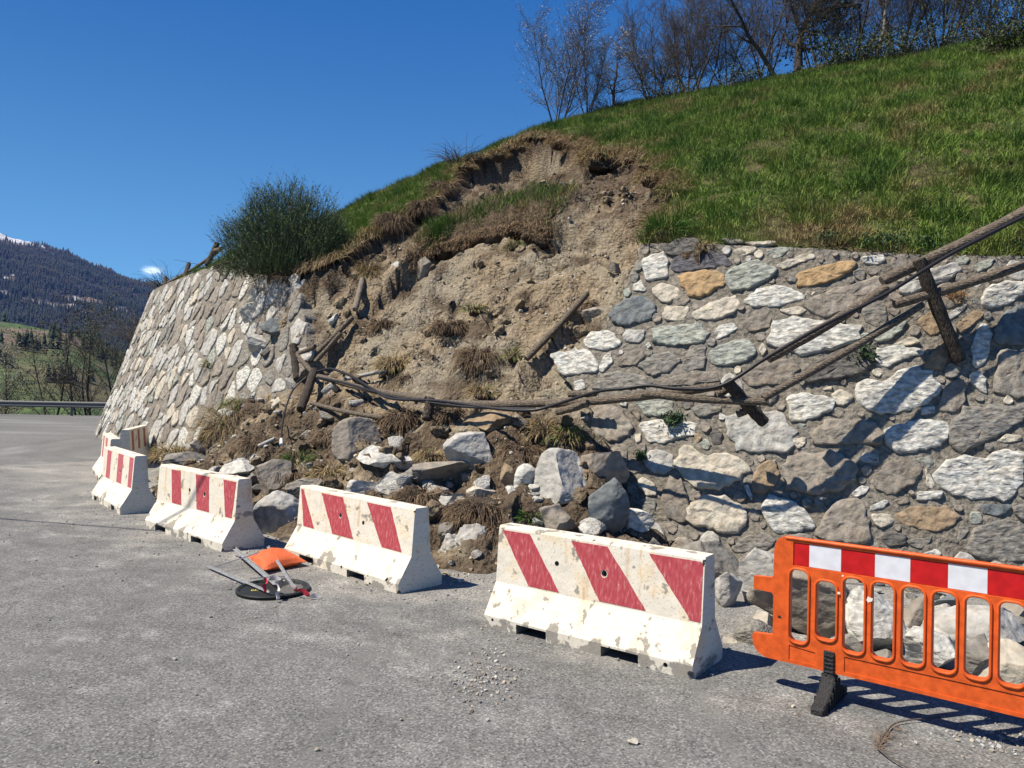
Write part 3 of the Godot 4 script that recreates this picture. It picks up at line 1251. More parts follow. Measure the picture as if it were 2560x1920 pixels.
func build_grass() -> void:
	rng.seed = 77
	var kinds := [tuft_mesh(16, 0.14, 0.10, 0.45, 0.009), tuft_mesh(22, 0.24, 0.09, 0.9, 0.011), tuft_mesh(18, 0.10, 0.12, 0.4, 0.009)]
	var spots := [[], [], []]
	var tints := [[], [], []]
	var straw_spots := []
	var straw_tints := []
	var tries := 0
	while tries < 110000:
		tries += 1
		# denser near the wall
		var z := -8.8 - 21.0 * pow(rng.randf(), 1.35)
		var x := rng.randf_range(-12.5, 17.5)
		if absf(x / z) > 0.75 and z > -22.0 and (x > 0.0 or z > -12.0):
			continue
		var q := st_scan(x, z) if false else st_near(x, z, clampf(5.3 - x * 0.9 - (z + 8.1) * 0.55, -10.0, 30.0))
		if absf(q.y) > 30.0:
			continue
		var tp := interp(q.x, TOP_S, TOP_V)
		if q.y < BAT * tp + 0.03 or q.x > 24.0:
			continue
		var d := scar_distance(x, z) if x > -9.0 and x < 6.0 and z > -26.0 else -5.0
		if d > 0.05:
			continue
		var y := hill_height(x, z, q.x, q.y)
		var dry := noise.get_noise_2d(x * 0.42 + 30.0, z * 0.5) + 0.5 * noise.get_noise_2d(x * 2.0, z * 2.0)
		var lush := noise.get_noise_2d(x * 0.9 - 20.0, z * 0.9)
		if d > -0.35:
			dry += 0.45
		if q.y < BAT * tp + 0.5:
			dry += 0.25
		var k := rng.randi() % 3
		if lush > 0.30 or noise.get_noise_2d(x * 2.6, z * 2.6 + 33.0) > 0.42:
			k = 1
		elif lush < -0.15:
			k = 2
		var green := Color(0.100, 0.190, 0.030).lerp(Color(0.195, 0.275, 0.050), rng.randf())
		green = green.lerp(Color(0.045, 0.105, 0.030), clampf(lush, 0.0, 1.0))
		var olive := Color(0.19, 0.205, 0.055)
		var tan_ := Color(0.30, 0.225, 0.115)
		var tint := green.lerp(olive, clampf(dry * 2.0 + 0.02, 0.0, 1.0)).lerp(tan_, clampf(dry * 2.4 - 0.90, 0.0, 0.9))
		var size := rng.randf_range(0.55, 1.05) * (1.0 + 0.4 * maxf(0.0, lush))
		var tilt := Basis(Vector3(rng.randf_range(-1, 1), 0, rng.randf_range(-1, 1)).normalized(), rng.randf_range(0.0, 0.4)) * Basis(Vector3.UP, rng.randf() * TAU)
		spots[k].append(Transform3D(tilt.scaled(Vector3(size, size, size)), Vector3(x, y, z)))
		tints[k].append(tint)
	for k in 3:
		copies(["hill_grass", "long_hill_grass", "short_hill_grass"][k], kinds[k], M.leaf, spots[k], tints[k], ["spring grass of middling height on the hillside", "lush long grass tufts on the hillside", "short olive grass on the hillside"][k], "grass")
	# dead grass and roots hanging over the broken turf edge
	var fringe := Shape.new()
	fringe.colored = true
	var n := SCAR.size()
	for k in 19:
		var a: Vector2 = SCAR[k]
		var b: Vector2 = SCAR[(k + 1) % n]
		var len := a.distance_to(b)
		for j in int(len * 260.0):
			var p := a.lerp(b, rng.randf())
			var out := (b - a).orthogonal().normalized()
			if scar_distance(p.x + out.x * 0.2, p.y + out.y * 0.2) < 0.0:
				out = -out
			var gust := noise.get_noise_2d(p.x * 2.2, p.y * 2.2)
			if gust < -0.25:
				continue
			p += out * rng.randf_range(-0.35, 0.16)
			var y := ground_at(p.x, p.y)
			var tone := rng.randf_range(0.6, 1.25)
			var c := Color(0.285, 0.205, 0.125) * tone if rng.randf() < 0.75 else Color(0.12, 0.085, 0.06) * tone
			blade(fringe, Vector3(p.x, y - 0.03, p.y), Vector3(out.x + rng.randf_range(-0.6, 0.6), 0.5, out.y + rng.randf_range(-0.6, 0.6)), rng.randf_range(0.22, 0.55) * (1.0 + gust), rng.randf_range(0.005, 0.011), 0.95, c, c * 1.15, 4)
	var o := put("hanging_turf_fringe", fringe.mesh(), M.straw)
	tag(o, "dead grass and roots hanging over the broken turf edge", "dry grass", "", "stuff")
	# the strip of turf that slipped: a sagging mat of soil with a raw overhanging front
	var slab := thing("slipped_turf", "sagging strip of turf that slipped down below the scar's top", "turf", Vector3(TURF_EDGE[3].x, 5.2, TURF_EDGE[3].y))
	var mat := Shape.new()
	mat.colored = true
	var back := Vector2(0.45, -0.89)
	var rows := [[0.25, -0.22], [-0.02, -0.20], [-0.16, -0.10], [-0.20, 0.10], [-0.12, 0.24], [0.1, 0.28], [0.4, 0.24], [0.7, 0.12], [1.0, -0.08], [1.15, -0.25]]
	var along := 60
	for i in along + 1:
		var f := float(i) / along * (TURF_EDGE.size() - 1)
		var e: Vector2 = TURF_EDGE[int(f)].lerp(TURF_EDGE[mini(int(f) + 1, TURF_EDGE.size() - 1)], f - int(f))
		var taper := smoothstep(0.0, 0.12, float(i) / along) * smoothstep(0.0, 0.10, 1.0 - float(i) / along)
		for r in rows:
			var jut := 0.16 * noise.get_noise_2d(e.x * 2.2, e.y * 2.2) + 0.06 * noise.get_noise_2d(e.x * 9.0, e.y * 9.0 + r[1] * 20.0)
			var p: Vector2 = e + back * (r[0] + jut)
			var q := st_scan(p.x, p.y)
			var y := slide_surface(p.x, p.y, q.x, q.y) * 0.4 + (slide_height(p.x, p.y, q.x, q.y) + 0.12) * 0.6
			y += r[1] * taper - (1.0 - taper) * 0.3 + 0.05 * noise.get_noise_2d(p.x * 5.0, p.y * 5.0)
			var tone := 1.0 + 0.4 * noise.get_noise_3d(p.x * 6.0, y * 6.0, p.y * 6.0)
			mat.p(Vector3(p.x, y, p.y) - slab.position, Color(0.095, 0.068, 0.047) * tone)
	var nr := rows.size()
	for i in along:
		for j in nr - 1:
			var a := i * nr + j
			mat.quad(a, a + 1, a + nr + 1, a + nr)
	put("soil", mat.mesh(), M.soil, slab)
	# green and dry grass on the slipped turf
	var slip := Shape.new()
	slip.colored = true
	for k in 9000:
		var f := rng.randf() * (TURF_EDGE.size() - 1)
		var e: Vector2 = TURF_EDGE[int(f)].lerp(TURF_EDGE[mini(int(f) + 1, TURF_EDGE.size() - 1)], f - int(f))
		var depth := rng.randf_range(-0.12, 0.95)
		if rng.randf() < 0.2:
			depth = rng.randf_range(-0.22, -0.08)
		var p := e + back * depth + Vector2(rng.randf_range(-0.2, 0.2), 0)
		if depth > 0.3 + 0.6 * noise.get_noise_2d(p.x * 1.3, p.y * 1.3) + 0.35:
			continue
		var q := st_scan(p.x, p.y)
		var y := slide_surface(p.x, p.y, q.x, q.y) * 0.4 + (slide_height(p.x, p.y, q.x, q.y) + 0.12) * 0.6 + interp(depth, [-0.2, -0.12, 0.1, 0.4, 0.7, 1.0], [0.08, 0.22, 0.27, 0.23, 0.11, -0.05])
		var lush := noise.get_noise_2d(p.x * 1.2 + 4.0, p.y * 1.2)
		var tone := rng.randf_range(0.7, 1.3)
		var front := depth < -0.06
		var c := (Color(0.075, 0.135, 0.028).lerp(Color(0.20, 0.155, 0.07), clampf(0.3 - lush * 1.5, 0.0, 1.0)) if not front else Color(0.22, 0.16, 0.10)) * tone
		blade(slip, Vector3(p.x, y - 0.02, p.y), Vector3(rng.randf_range(-0.7, 0.7) - (0.5 if front else 0.0), 1.0 if not front else 0.35, rng.randf_range(-0.5, 0.5) + (1.0 if front else 0.1)), rng.randf_range(0.12, 0.3), rng.randf_range(0.006, 0.012), 0.9 if front else 0.4, c, c * 1.2, 3)
	for i in slip.v.size():
		slip.v[i] -= slab.position
	put("grass", slip.mesh(), M.leaf, slab)


# ------------------------------------------------------------------ concrete barriers
func barrier_paint(sd: int, dirt: float) -> ImageTexture:
	# cream road paint over concrete: bald grey patches, rust runs, scuffs. u along the barrier, v from the front foot over the top to the back foot
	var size := 512
	var im := Image.create(size, size, false, Image.FORMAT_RGB8)
	var n1 := FastNoiseLite.new()
	n1.seed = sd
	n1.frequency = 0.012
	n1.fractal_octaves = 5
	var n2 := FastNoiseLite.new()
	n2.seed = sd + 1
	n2.frequency = 0.05
	n2.fractal_octaves = 3
	var runs := []
	for k in 7:
		runs.append([rng.randf_range(20, 490), rng.randf_range(3.0, 10.0), rng.randf_range(60, 150), rng.randf_range(0.25, 0.7)])
	var cream := Color(0.60, 0.565, 0.49)
	for y in size:
		# heights: 0 front foot .. 0.475 top edge, 0.525 .. 1 back
		var h := y / 512.0
		var up := minf(h, 1.0 - h) * 2.0
		for x in size:
			var a := n1.get_noise_2d(x, y)
			var b := n2.get_noise_2d(x * 0.35, y * 1.2)
			var c := cream * (1.0 + 0.10 * a + 0.06 * b)
			c = c.lerp(Color(0.58, 0.47, 0.30), clampf(a * 1.6 - 0.10, 0.0, 0.5))
			# rust runs from the top edge downwards
			for r in runs:
				var off := absf(x - r[0] - 6.0 * n2.get_noise_1d(y * 0.4))
				if off < r[1]:
					var down := (0.95 - up) * 256.0
					if down > 0.0 and down < r[2]:
						c = c.lerp(Color(0.42, 0.215, 0.07), r[3] * (1.0 - off / r[1]) * clampf(0.75 + n2.get_noise_2d(x * 2.0, y * 0.3), 0.0, 1.0))
			# bald concrete, mostly along the foot and the top edge
			var bald := n2.get_noise_2d(x * 0.45 + 300.0, y * 0.35) * 0.8 + 0.8 * a + 0.2 * n2.get_noise_2d(x * 2.0, y * 2.0)
			var edge := clampf((0.24 - up) * 5.0, 0.0, 1.0) + clampf((up - 0.93) * 9.0, 0.0, 0.6)
			if bald + edge * 0.55 * dirt > 0.47:
				c = c.lerp(Color(0.22, 0.21, 0.19), clampf((bald + edge * 0.55 * dirt - 0.47) * 7.0, 0.0, 0.9))
			if n2.get_noise_2d(x * 3.0, y * 3.0) > 0.47:
				c = c * 0.6
			im.set_pixel(x, size - 1 - y, c.linear_to_srgb())
	return ImageTexture.create_from_image(im)


const PROFILE := [[0.275, 0.0], [0.28, 0.10], [0.265, 0.125], [0.135, 0.335], [0.122, 0.36], [0.088, 0.83], [0.075, 0.85]]


func barrier_mesh(length: float, height: float) -> ArrayMesh:
	var ring := PackedVector2Array()   # front foot, up, over, back foot; x is towards the front
	for q in PROFILE:
		ring.append(Vector2(q[0], q[1] * height / 0.85))
	for k in range(PROFILE.size() - 1, -1, -1):
		ring.append(Vector2(-PROFILE[k][0], PROFILE[k][1] * height / 0.85))
	var n := ring.size()
	var lens := [0.0]
	for k in range(1, n):
		lens.append(lens[k - 1] + ring[k].distance_to(ring[k - 1]))
	var total: float = lens[n - 1]
	var st := SurfaceTool.new()
	st.begin(Mesh.PRIMITIVE_TRIANGLES)
	st.set_smooth_group(-1)
	var half := length * 0.5
	var add := func(p: Vector3, uv: Vector2) -> void:
		st.set_uv(uv)
		st.add_vertex(p)
	for k in n:
		var a := ring[k]
		var b := ring[(k + 1) % n]
		var va: float = 1.0 - lens[k] / total
		var vb: float = 1.0 - lens[(k + 1) % n] / total if k < n - 1 else va
		var p := [Vector3(-half, a.y, a.x), Vector3(half, a.y, a.x), Vector3(half, b.y, b.x), Vector3(-half, b.y, b.x)]
		var uv := [Vector2(0, va), Vector2(1, va), Vector2(1, vb), Vector2(0, vb)]
		for q in [0, 3, 2, 0, 2, 1]:
			add.call(p[q], uv[q])
	var tris := Geometry2D.triangulate_polygon(ring)
	for k in range(0, tris.size(), 3):
		var a := ring[tris[k]]
		var b := ring[tris[k + 1]]
		var c := ring[tris[k + 2]]
		if (b - a).cross(c - a) > 0.0:
			var t := b
			b = c
			c = t
		# seen from +x the profile's x (our z) runs to the left
		for q in [a, c, b]:
			add.call(Vector3(half, q.y, q.x), Vector2(0.02 + q.x * 0.2 + 0.1, 0.98 - q.y * 0.4))
		for q in [a, b, c]:
			add.call(Vector3(-half, q.y, q.x), Vector2(0.92 + q.x * 0.2, 0.98 - q.y * 0.4))
	st.generate_normals()
	return st.commit()


func chip_mesh(r: float, sd: int) -> ArrayMesh:
	return rock_mesh(Vector3(r, r, r), sd, 1, 7, 0.05, false)


func make_barrier(label: String, at: Vector3, turn: float, length: float, height: float, paint: Texture2D, stripes: Array, holes: Array, stripe_mat: Material, chips: Array, notches: Array) -> Node3D:
	# local axes: x along the barrier, z towards the front
	var t := thing("concrete_barrier", label, "barrier", at, turn, "red and white concrete barriers")
	var body := CSGMesh3D.new()
	body.name = "body"
	body.mesh = barrier_mesh(length, height)
	var m := StandardMaterial3D.new()
	m.albedo_texture = paint
	m.roughness = 0.85
	m.metallic_specular = 0.3
	m.heightmap_enabled = true
	m.heightmap_texture = M.bump_a
	m.heightmap_scale = 0.25
	body.material = m
	var grey := surface(lin(0.33, 0.31, 0.275), 0.95, M.stone_g.albedo_texture, Vector3(3, 3, 3), M.bump_a, 1.0)
	for x in notches:
		var cut := CSGBox3D.new()
		cut.operation = CSGShape3D.OPERATION_SUBTRACTION
		cut.size = Vector3(x[1], 0.16 + 0.004, 0.9)
		cut.position = Vector3(x[0], 0.0, 0)
		cut.material = grey
		body.add_child(cut)
	for h in holes:
		var cut := CSGCylinder3D.new()
		cut.operation = CSGShape3D.OPERATION_SUBTRACTION
		cut.radius = h[2]
		cut.height = 0.14 if h.size() < 4 else h[3]
		cut.sides = 9
		cut.rotation_degrees = Vector3(84, 0, 0)
		cut.position = Vector3(h[0], h[1], 0.095 if h.size() < 4 else 0.27)
		cut.material = grey
		body.add_child(cut)
	var k := 0
	for c in chips:
		k += 1
		var cut := CSGMesh3D.new()
		cut.operation = CSGShape3D.OPERATION_SUBTRACTION
		cut.mesh = chip_mesh(c[3], k * 13 + int(length * 100.0))
		cut.position = Vector3(c[0], c[1], c[2])
		cut.material = grey
		body.add_child(cut)
	t.add_child(body)
	# painted stripes: thin coats of red that follow the upper front face
	var y0 := 0.375 * height / 0.85
	var y1 := 0.815 * height / 0.85
	for s in stripes:
		var coat := CSGPolygon3D.new()
		coat.name = "stripe"
		var poly := PackedVector2Array()
		var tall := y1 - y0
		var left := []
		var right := []
		for j in 13:
			var f := j / 12.0
			var xl: float = lerpf(s[0], s[2], f) + rng.randf_range(-0.004, 0.004)
			var xr: float = lerpf(s[1], s[3], f) + rng.randf_range(-0.004, 0.004)
			left.append(Vector2(clampf(xl, -length * 0.5 + 0.012, length * 0.5 - 0.012), f * tall))
			right.append(Vector2(clampf(xr, -length * 0.5 + 0.012, length * 0.5 - 0.012), f * tall))
		right.reverse()
		for q in left + right:
			if poly.is_empty() or q.distance_to(poly[poly.size() - 1]) > 0.002:
				poly.append(q)
		coat.polygon = poly
		coat.depth = 0.0025
		coat.material = stripe_mat
		var slope := atan2(0.122 - 0.088, (0.83 - 0.36) * height / 0.85)
		var zf := lerpf(0.122, 0.088, (0.375 - 0.36) / 0.47)
		coat.transform = Transform3D(Basis(Vector3.RIGHT, -slope), Vector3(0, y0, zf + 0.0026))
		for h in holes:
			if h.size() < 4:
				var cut := CSGCylinder3D.new()
				cut.operation = CSGShape3D.OPERATION_SUBTRACTION
				cut.radius = h[2] * 1.25
				cut.height = 0.2
				cut.sides = 9
				cut.rotation_degrees = Vector3(90, 0, 0)
				cut.position = Vector3(h[0], h[1] - y0, 0)
				cut.material = stripe_mat
				coat.add_child(cut)
		for c in chips:
			if c[1] > y0 and c[2] > 0.03:
				var cut := CSGMesh3D.new()
				cut.operation = CSGShape3D.OPERATION_SUBTRACTION
				cut.mesh = chip_mesh(c[3] * 1.15, 5)
				cut.position = Vector3(c[0], c[1] - y0, 0)
				cut.material = stripe_mat
				coat.add_child(cut)
		t.add_child(coat, true)
	return t


func place_line(a: Vector2, b: Vector2, width: float) -> Array:
	# front foot corners left and right -> middle of the foot, turn, length
	var d := b - a
	var back := Vector2(d.y, -d.x).normalized()
	if back.y > 0.0:
		back = -back
	var mid := (a + b) * 0.5 + back * width * 0.5
	return [Vector3(mid.x, 0, mid.y), -atan2(d.y, d.x), d.length()]


func build_barriers() -> void:
	rng.seed = 61
	var paint_a := barrier_paint(5, 1.2)
	var paint_b := barrier_paint(17, 0.8)
	var paint_c := barrier_paint(29, 1.0)
	var q := place_line(Vector2(-0.19, -6.58), Vector2(1.30, -5.46), 0.56)
	make_barrier("nearest concrete barrier, three slanted red stripes and a chipped top right corner", q[0], q[1], 1.90, 0.84, paint_a,
		[[-0.60, -0.29, -0.91, -0.62], [0.09, 0.50, -0.20, 0.14], [0.86, 0.94, 0.50, 0.94]],
		[[-0.33, 0.60, 0.022], [0.12, 0.59, 0.026], [0.74, 0.06, 0.018, 0.16], [-0.86, 0.07, 0.014, 0.1]], M.stripe,
		[[0.95, 0.80, 0.10, 0.06], [0.02, 0.845, 0.09, 0.055], [0.95, 0.02, 0.28, 0.09], [-0.58, 0.07, 0.29, 0.04], [0.28, 0.075, 0.29, 0.04], [-0.95, 0.02, 0.28, 0.06], [0.6, 0.0, 0.28, 0.03], [0.30, 0.85, 0.09, 0.03]],
		[[-0.46, 0.30], [0.36, 0.32]])
	q = place_line(Vector2(-2.68, -9.10), Vector2(-1.05, -7.50), 0.56)
	make_barrier("third concrete barrier from the left, scuffed foot and three slanted red stripes", q[0], q[1], 2.20, 0.82, paint_b,
		[[-0.95, -0.72, -1.07, -1.02], [-0.33, 0.08, -0.62, -0.18], [0.60, 0.94, 0.28, 0.70]],
		[[-0.20, 0.58, 0.026], [0.24, 0.56, 0.024]], M.stripe,
		[[1.10, 0.0, 0.28, 0.08], [0.1, 0.085, 0.28, 0.04], [-0.35, 0.83, 0.09, 0.04], [0.62, 0.0, 0.28, 0.05], [1.1, 0.78, 0.09, 0.04], [-1.1, 0.03, 0.28, 0.05], [0.9, 0.1, 0.27, 0.05]],
		[[-0.62, 0.30], [0.36, 0.32]])
	q = place_line(Vector2(-5.10, -10.72), Vector2(-3.42, -9.20), 0.56)
	make_barrier("second concrete barrier from the left, three nearly upright red stripes", q[0], q[1], 2.20, 0.86, paint_c,
		[[-0.62, -0.34, -0.72, -0.44], [0.10, 0.44, 0.0, 0.36], [0.86, 1.02, 0.74, 1.06]],
		[[-0.14, 0.60, 0.028], [0.28, 0.59, 0.028]], M.stripe,
		[[1.1, 0.02, 0.28, 0.06], [-0.72, 0.09, 0.28, 0.04], [0.2, 0.09, 0.28, 0.04], [-1.1, 0.85, 0.09, 0.04], [-0.75, 0.86, 0.09, 0.03], [1.1, 0.6, 0.1, 0.02]],
		[[-0.62, 0.32], [0.42, 0.28]])
	q = place_line(Vector2(-7.14, -13.10), Vector2(-5.88, -11.60), 0.56)
	make_barrier("first concrete barrier from the left, three upright faded red stripes", q[0], q[1], 1.95, 0.88, paint_b,
		[[-0.70, -0.44, -0.72, -0.46], [0.02, 0.32, 0.0, 0.32], [0.72, 0.92, 0.70, 0.92]],
		[[-0.18, 0.58, 0.02], [0.2, 0.57, 0.022]], M.stripe_pale,
		[[0.97, 0.0, 0.28, 0.05], [-0.55, 0.08, 0.28, 0.05], [0.45, 0.08, 0.28, 0.05]],
		[[-0.68, 0.20], [0.50, 0.20]])
	make_barrier("concrete barrier half hidden behind the first one, grey end towards the road", Vector3(-8.32, 0, -16.0), deg_to_rad(-58.0), 2.0, 0.86, paint_a,
		[[-0.70, -0.44, -0.72, -0.46], [0.02, 0.32, 0.0, 0.32]], [], M.stripe_pale, [[1.0, 0.02, 0.28, 0.06]], [[-0.5, 0.25], [0.5, 0.25]])
	make_barrier("farthest concrete barrier, turned end-on with narrow brownish stripes", Vector3(-9.05, 0, -18.5), deg_to_rad(104.0), 2.0, 0.88, paint_c,
		[[-0.80, -0.60, -0.80, -0.60], [-0.2, 0.0, -0.2, 0.0], [0.4, 0.62, 0.4, 0.62]], [], M.stripe_brown, [[-1.0, 0.02, 0.28, 0.06]], [[-0.5, 0.25], [0.5, 0.25]])


# ------------------------------------------------------------------ orange plastic fence panel
func rounded(x0: float, y0: float, x1: float, y1: float, r: float, per := 5) -> PackedVector2Array:
	var out := PackedVector2Array()
	var mids := [Vector2(x1 - r, y1 - r), Vector2(x0 + r, y1 - r), Vector2(x0 + r, y0 + r), Vector2(x1 - r, y0 + r)]
	for k in 4:
		for j in per + 1:
			var a := PI * 0.5 * (k + float(j) / per)
			out.append(mids[k] + Vector2(cos(a), sin(a)) * r)
	return out


func prism(poly: PackedVector2Array, depth: float, z: float, material: Material, cut := false) -> CSGPolygon3D:
	# fills z .. z + depth
	var o := CSGPolygon3D.new()
	o.polygon = poly
	o.depth = depth
	o.position.z = z + depth
	o.material = material
	if cut:
		o.operation = CSGShape3D.OPERATION_SUBTRACTION
	return o


func ring_mesh(inner: PackedVector2Array, width: float, z0: float, z1: float) -> ArrayMesh:
	# a raised rim round an opening, with sloping sides
	var sh := Shape.new()
	var n := inner.size()
	var c := Vector2.ZERO
	for q in inner:
		c += q / n
	var rows := [[0.0, z0], [0.002, z1 - 0.002], [0.005, z1], [width - 0.006, z1], [width - 0.002, z1 - 0.003], [width, z0]]
	for r in rows:
		for k in n:
			var a := inner[(k + n - 1) % n]
			var b := inner[(k + 1) % n]
			var out := (b - a).orthogonal().normalized()
			if out.dot(inner[k] - c) < 0.0:
				out = -out
			var p: Vector2 = inner[k] + out * r[0]
			sh.p(Vector3(p.x, p.y, r[1]))
	for j in rows.size() - 1:
		for k in n:
			var a := j * n + k
			var b := j * n + (k + 1) % n
			# inner runs counter-clockwise seen from the front
			sh.quad(a, b, b + n, a + n)
	return sh.mesh()


func build_fence_panel() -> void:
	# local axes: x along the panel from its left outer post, y up, z to the road
	var at := Vector3(1.90, 0, -5.30)
	var t := thing("plastic_fence_panel", "orange plastic fence panel with red and white reflective band", "barrier", at, -atan2(0.637, 0.771))
	var body := prism(PackedVector2Array([Vector2(-0.062, 0.372), Vector2(-0.206, 0.358), Vector2(-0.212, 0.33), Vector2(-0.203, 0.28), Vector2(-0.175, 0.235), Vector2(-0.13, 0.212), Vector2(-0.09, 0.206),
		Vector2(1.885, 0.222), Vector2(1.885, 1.0), Vector2(1.865, 1.055), Vector2(1.82, 1.078), Vector2(0.02, 1.068), Vector2(-0.03, 1.05), Vector2(-0.058, 1.01), Vector2(-0.066, 0.95), Vector2(-0.066, 0.785), Vector2(-0.078, 0.768),
		Vector2(-0.208, 0.757), Vector2(-0.208, 0.668), Vector2(-0.078, 0.664), Vector2(-0.066, 0.648), Vector2(-0.066, 0.39)]), 0.040, -0.020, M.orange)
	body.name = "body"
	var slots := [[0.050, 0.362, 0.168, 0.850], [0.226, 0.420, 0.350, 0.803], [0.400, 0.373, 0.523, 0.853], [0.574, 0.376, 0.697, 0.855], [0.749, 0.380, 0.870, 0.858],
		[0.921, 0.384, 1.043, 0.860], [1.095, 0.388, 1.217, 0.862], [1.268, 0.390, 1.390, 0.864], [1.443, 0.430, 1.566, 0.815], [1.620, 0.380, 1.742, 0.864]]
	for s in slots:
		body.add_child(prism(rounded(s[0], s[1], s[2], s[3], 0.042), 0.2, -0.12, M.orange, true))
	# sunk fields: behind the reflective band and along the foot
	body.add_child(prism(PackedVector2Array([Vector2(0.066, 0.876), Vector2(1.76, 0.892), Vector2(1.76, 1.048), Vector2(0.066, 1.038)]), 0.1, -0.008, M.orange, true))
	body.add_child(prism(PackedVector2Array([Vector2(0.047, 0.231), Vector2(0.224, 0.233), Vector2(0.224, 0.318), Vector2(0.047, 0.331)]), 0.1, -0.006, M.orange, true))
	body.add_child(prism(PackedVector2Array([Vector2(0.409, 0.236), Vector2(1.40, 0.242), Vector2(1.40, 0.345), Vector2(0.409, 0.336)]), 0.1, -0.006, M.orange, true))
	var bolt := CSGCylinder3D.new()
	bolt.operation = CSGShape3D.OPERATION_SUBTRACTION
	bolt.radius = 0.014
	bolt.height = 0.2
	bolt.rotation_degrees.x = 90
	bolt.position = Vector3(-0.02, 0.505, 0)
	bolt.material = M.orange
	body.add_child(bolt)
	t.add_child(body)
	for s in slots:
		put("rim", ring_mesh(rounded(s[0], s[1], s[2], s[3], 0.042), 0.018, 0.018, 0.031), M.orange, t)
	var edge := put("top_rail", tube_mesh([Vector3(0.015, 1.060, 0.012), Vector3(0.9, 1.064, 0.012), Vector3(1.82, 1.069, 0.012)], 0.014, 8), M.orange, t)
	edge.position.z = 0.004
	# reflective squares, red and white in turn
	var x := 0.071
	var k := 0
	while x < 1.75:
		var x1 := 0.171 if k == 0 else minf(x + 0.2065, 1.75)
		var f0 := 0.882 + (x - 0.07) * 0.0095
		var f1 := 0.882 + (x1 - 0.07) * 0.0095
		var sq := prism(PackedVector2Array([Vector2(x + 0.001, f0), Vector2(x1 - 0.001, f1), Vector2(x1 - 0.001, f1 + 0.149), Vector2(x + 0.001, f0 + 0.149)]), 0.002, 0.0115, M.reflex_red if k % 2 == 0 else M.reflex_white)
		sq.name = "reflective_square"
		t.add_child(sq, true)
		x = x1
		k += 1
	# stuck bits of torn sticker
	for s in [[0.395, 0.865, 0.014], [0.372, 0.748, 0.02], [0.562, 0.742, 0.04]]:
		var sh := Shape.new()
		var r: float = s[2]
		var pts := [Vector2(-0.5, -0.2), Vector2(-0.3, 0.45), Vector2(0.1, 0.3), Vector2(0.5, 0.25), Vector2(0.35, -0.25), Vector2(-0.25, -0.55)]
		for q in pts:
			sh.p(Vector3(s[0] + q.x * r, s[1] + q.y * r, 0.0335))
		for j in range(2, pts.size()):
			sh.tri(0, j - 1, j)
		put("torn_sticker", sh.mesh(), M.paper, t)
	# rubber feet
	for fx in [0.315, 1.505]:
		var foot := put("foot", foot_mesh(), M.rubber, t)
		foot.position = Vector3(fx, 0, 0)
		var tongue := Shape.new()
		box(tongue, Vector3(0, 0.255, 0.024), Vector3(0.068, 0.19, 0.02), Basis.IDENTITY, 0.008)
		for j in 6:
			box(tongue, Vector3(0, 0.19 + j * 0.026, 0.036), Vector3(0.06, 0.010, 0.006), Basis.IDENTITY, 0.002)
		put("tongue", tongue.mesh(false), M.rubber, foot)
		for side in [-1, 1]:
			for j in 7:
				var rib := Shape.new()
				var z: float = -0.14 + j * 0.047
				var h := foot_height(z) - 0.012
				box(rib, Vector3(side * 0.047, h * 0.5 + 0.006, z), Vector3(0.012, h, 0.018), Basis.IDENTITY, 0.004)
				put("rib", rib.mesh(false), M.rubber, foot)


func foot_height(z: float) -> float:
	return interp(absf(z), [0.0, 0.035, 0.06, 0.10, 0.16, 0.20, 0.245, 0.26], [0.195, 0.19, 0.15, 0.105, 0.075, 0.058, 0.05, 0.03])


func foot_mesh() -> ArrayMesh:
	var sh := Shape.new()
	var zs := [-0.26, -0.245, -0.20, -0.16, -0.10, -0.06, -0.035, 0.035, 0.06, 0.10, 0.16, 0.20, 0.245, 0.26]
	for z in zs:
		var h := foot_height(z)
		var w := 0.042 if absf(z) < 0.25 else 0.034
		for q in [[-w, 0.0], [-w, h - 0.008], [-w + 0.008, h], [w - 0.008, h], [w, h - 0.008], [w, 0.0]]:
			sh.p(Vector3(q[0], q[1], z))
	for j in zs.size() - 1:
		for k in 6:
			var a := j * 6 + k
			var b := j * 6 + (k + 1) % 6
			sh.quad(a, b, b + 6, a + 6)
	var n := (zs.size() - 1) * 6
	for k in range(2, 6):
		sh.tri(0, k, k - 1)
		sh.tri(n, n + k - 1, n + k)
	return sh.mesh(false)


# ------------------------------------------------------------------ rocks
var ico := {}


